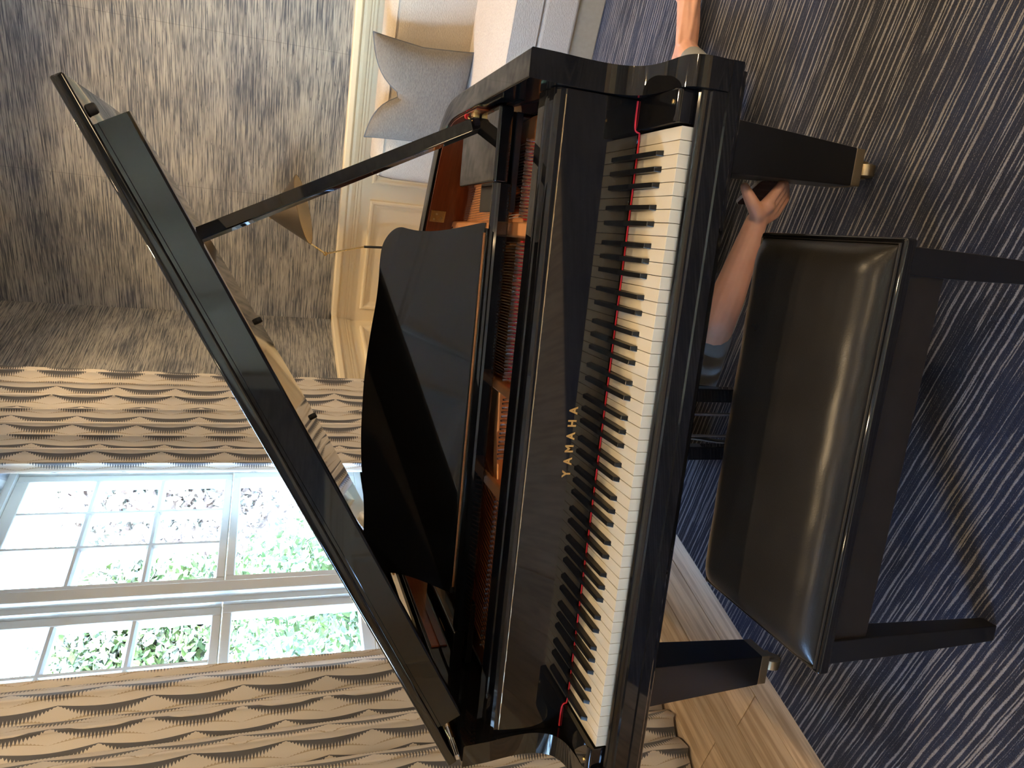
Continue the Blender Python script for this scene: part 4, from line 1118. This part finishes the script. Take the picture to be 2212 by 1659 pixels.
# ================================================================== GARDEN OUTSIDE
gd = room('ground', 'pale sunlit garden ground outside the windows', 'ground', 'structure', me=bbox(-40, 40, -40, 40, -.60, -.45), mat=LAWN)
def leaves(bm, rnd, c, rad, n, size, shell=.55):
    for _ in range(n):
        while True:
            p = Vector((rnd.uniform(-1, 1), rnd.uniform(-1, 1), rnd.uniform(-1, 1)))
            if shell < p.length < 1: break
        k = 1 + .22 * math.sin(5 * p.x + c[0]) * math.sin(4 * p.y + c[1]) * math.sin(6 * p.z)
        p = Vector((c[0] + p.x * rad[0] * k, c[1] + p.y * rad[1] * k, c[2] + p.z * rad[2] * k))
        d = Vector((rnd.gauss(0, 1), rnd.gauss(0, 1), rnd.gauss(0, .7))).normalized(); s = d.orthogonal().normalized()
        s = (Matrix.Rotation(rnd.uniform(0, 6.28), 3, d) @ s); L = size * rnd.uniform(.7, 1.3)
        q = [p - d * L, p + s * L * .42, p + d * L, p - s * L * .42]
        bm.faces.new([bm.verts.new(x) for x in q])
def plant(name, label, cat, u, v, h, r, mats, n, size, seed, group, trunk=True, zc=.55):
    rnd = random.Random(seed)
    t = room(name, label, cat, None, u=u, v=v, z=-.45, group=group)
    per = n // len(mats)
    for k, mt_ in enumerate(mats):
        bm = bmesh.new()
        for j in range(5):
            c = (rnd.uniform(-.45, .45) * r, rnd.uniform(-.45, .45) * r, h * (zc + rnd.uniform(-.28, .28)))
            leaves(bm, rnd, c, (r * .62, r * .62, h * .26), per // 5, size)
        me = bpy.data.meshes.new('foliage'); bm.to_mesh(me); bm.free()
        obj('foliage' if k == 0 else 'blossom', me, mt_, t)
    bm = bmesh.new()
    for j in range(5):
        a = rnd.uniform(0, 6.28)
        tube(bm, smooth_pts([(.04 * math.cos(a), .04 * math.sin(a), 0), (.15 * r * math.cos(a), .15 * r * math.sin(a), h * .35), (.5 * r * math.cos(a + .3), .5 * r * math.sin(a + .3), h * .8)], 3), [.05 * h / 2.5 * (1 - .12 * q) for q in range(7)], 6)
    obj('branches', bm, BARK, t)
GS, GT = 'garden shrubs outside the window', 'garden trees outside the window'
plant('garden_shrub', 'bright green shrub low outside the nearer window', 'shrub', -5.3, 2.0, 1.9, .85, [LEAF_A], 2600, .06, 1, GS)
plant('garden_shrub', 'yellow green shrub in the lower pane of the half hidden window', 'shrub', -4.6, 4.0, 2.0, .8, [LEAF_A, LEAF_B], 3200, .055, 2, GS)
plant('garden_shrub', 'pale pink flowering shrub filling the lower pane by the corner curtain', 'shrub', -4.2, 6.1, 2.3, 1.0, [LEAF_B, LEAF_C], 5200, .05, 3, GS)
plant('garden_shrub', 'clipped green shrub beside the pink flowering shrub', 'shrub', -5.6, 8.3, 2.5, 1.0, [LEAF_A], 3000, .06, 4, GS)
plant('garden_shrub', 'grey green shrub behind the flowering shrub', 'shrub', -7.0, 6.1, 2.6, 1.1, [LEAF_B, LEAF_A], 3600, .06, 5, GS)
plant('garden_shrub', 'low loose shrub at the edge of the pale paving', 'shrub', -8.0, 3.6, 2.2, 1.0, [LEAF_B, LEAF_C], 3600, .06, 6, GS)
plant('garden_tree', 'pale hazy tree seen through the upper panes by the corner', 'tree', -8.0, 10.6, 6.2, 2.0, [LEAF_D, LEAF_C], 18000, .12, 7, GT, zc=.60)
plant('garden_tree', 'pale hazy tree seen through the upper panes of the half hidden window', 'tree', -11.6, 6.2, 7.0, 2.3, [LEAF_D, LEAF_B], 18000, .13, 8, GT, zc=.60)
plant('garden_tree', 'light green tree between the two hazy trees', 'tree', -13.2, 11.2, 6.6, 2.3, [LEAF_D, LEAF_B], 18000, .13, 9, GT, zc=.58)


# ================================================================== ADDED FLOOR LAMP, UNSEEN, WARM LIGHT ON THE ARM
m, nt, bs = new_mat('added_lamp_glow'); em = N(nt, 'ShaderNodeEmission'); em.inputs[0].default_value = (1, .70, .40, 1)
nzl = noise(nt, objco(nt), 50); nt.links.new(math_n(nt, 'MULTIPLY_ADD', nzl, 4.0, 31.0), em.inputs[1])
nt.links.new(em.outputs[0], nt.nodes['Material Output'].inputs[0])
l2 = room('added_drum_lamp', 'unseen lit floor lamp with a drum shade, added behind the camera for warm light', 'lamp', None, u=2.35, v=-1.05, z=0)
obj('base', lathe(bmesh.new(), [(.15, .0005), (.155, .01), (.15, .022), (.02, .03), (.0, .03)], 32), BRASS_DULL, l2)
obj('pole', lathe(bmesh.new(), [(.011, .028), (.011, 1.30), (.006, 1.34)], 14), BRASS_DULL, l2)
obj('drum_shade', lathe(bmesh.new(), [(.20, 1.12), (.21, 1.12), (.19, 1.44), (.18, 1.44)], 36), m, l2)
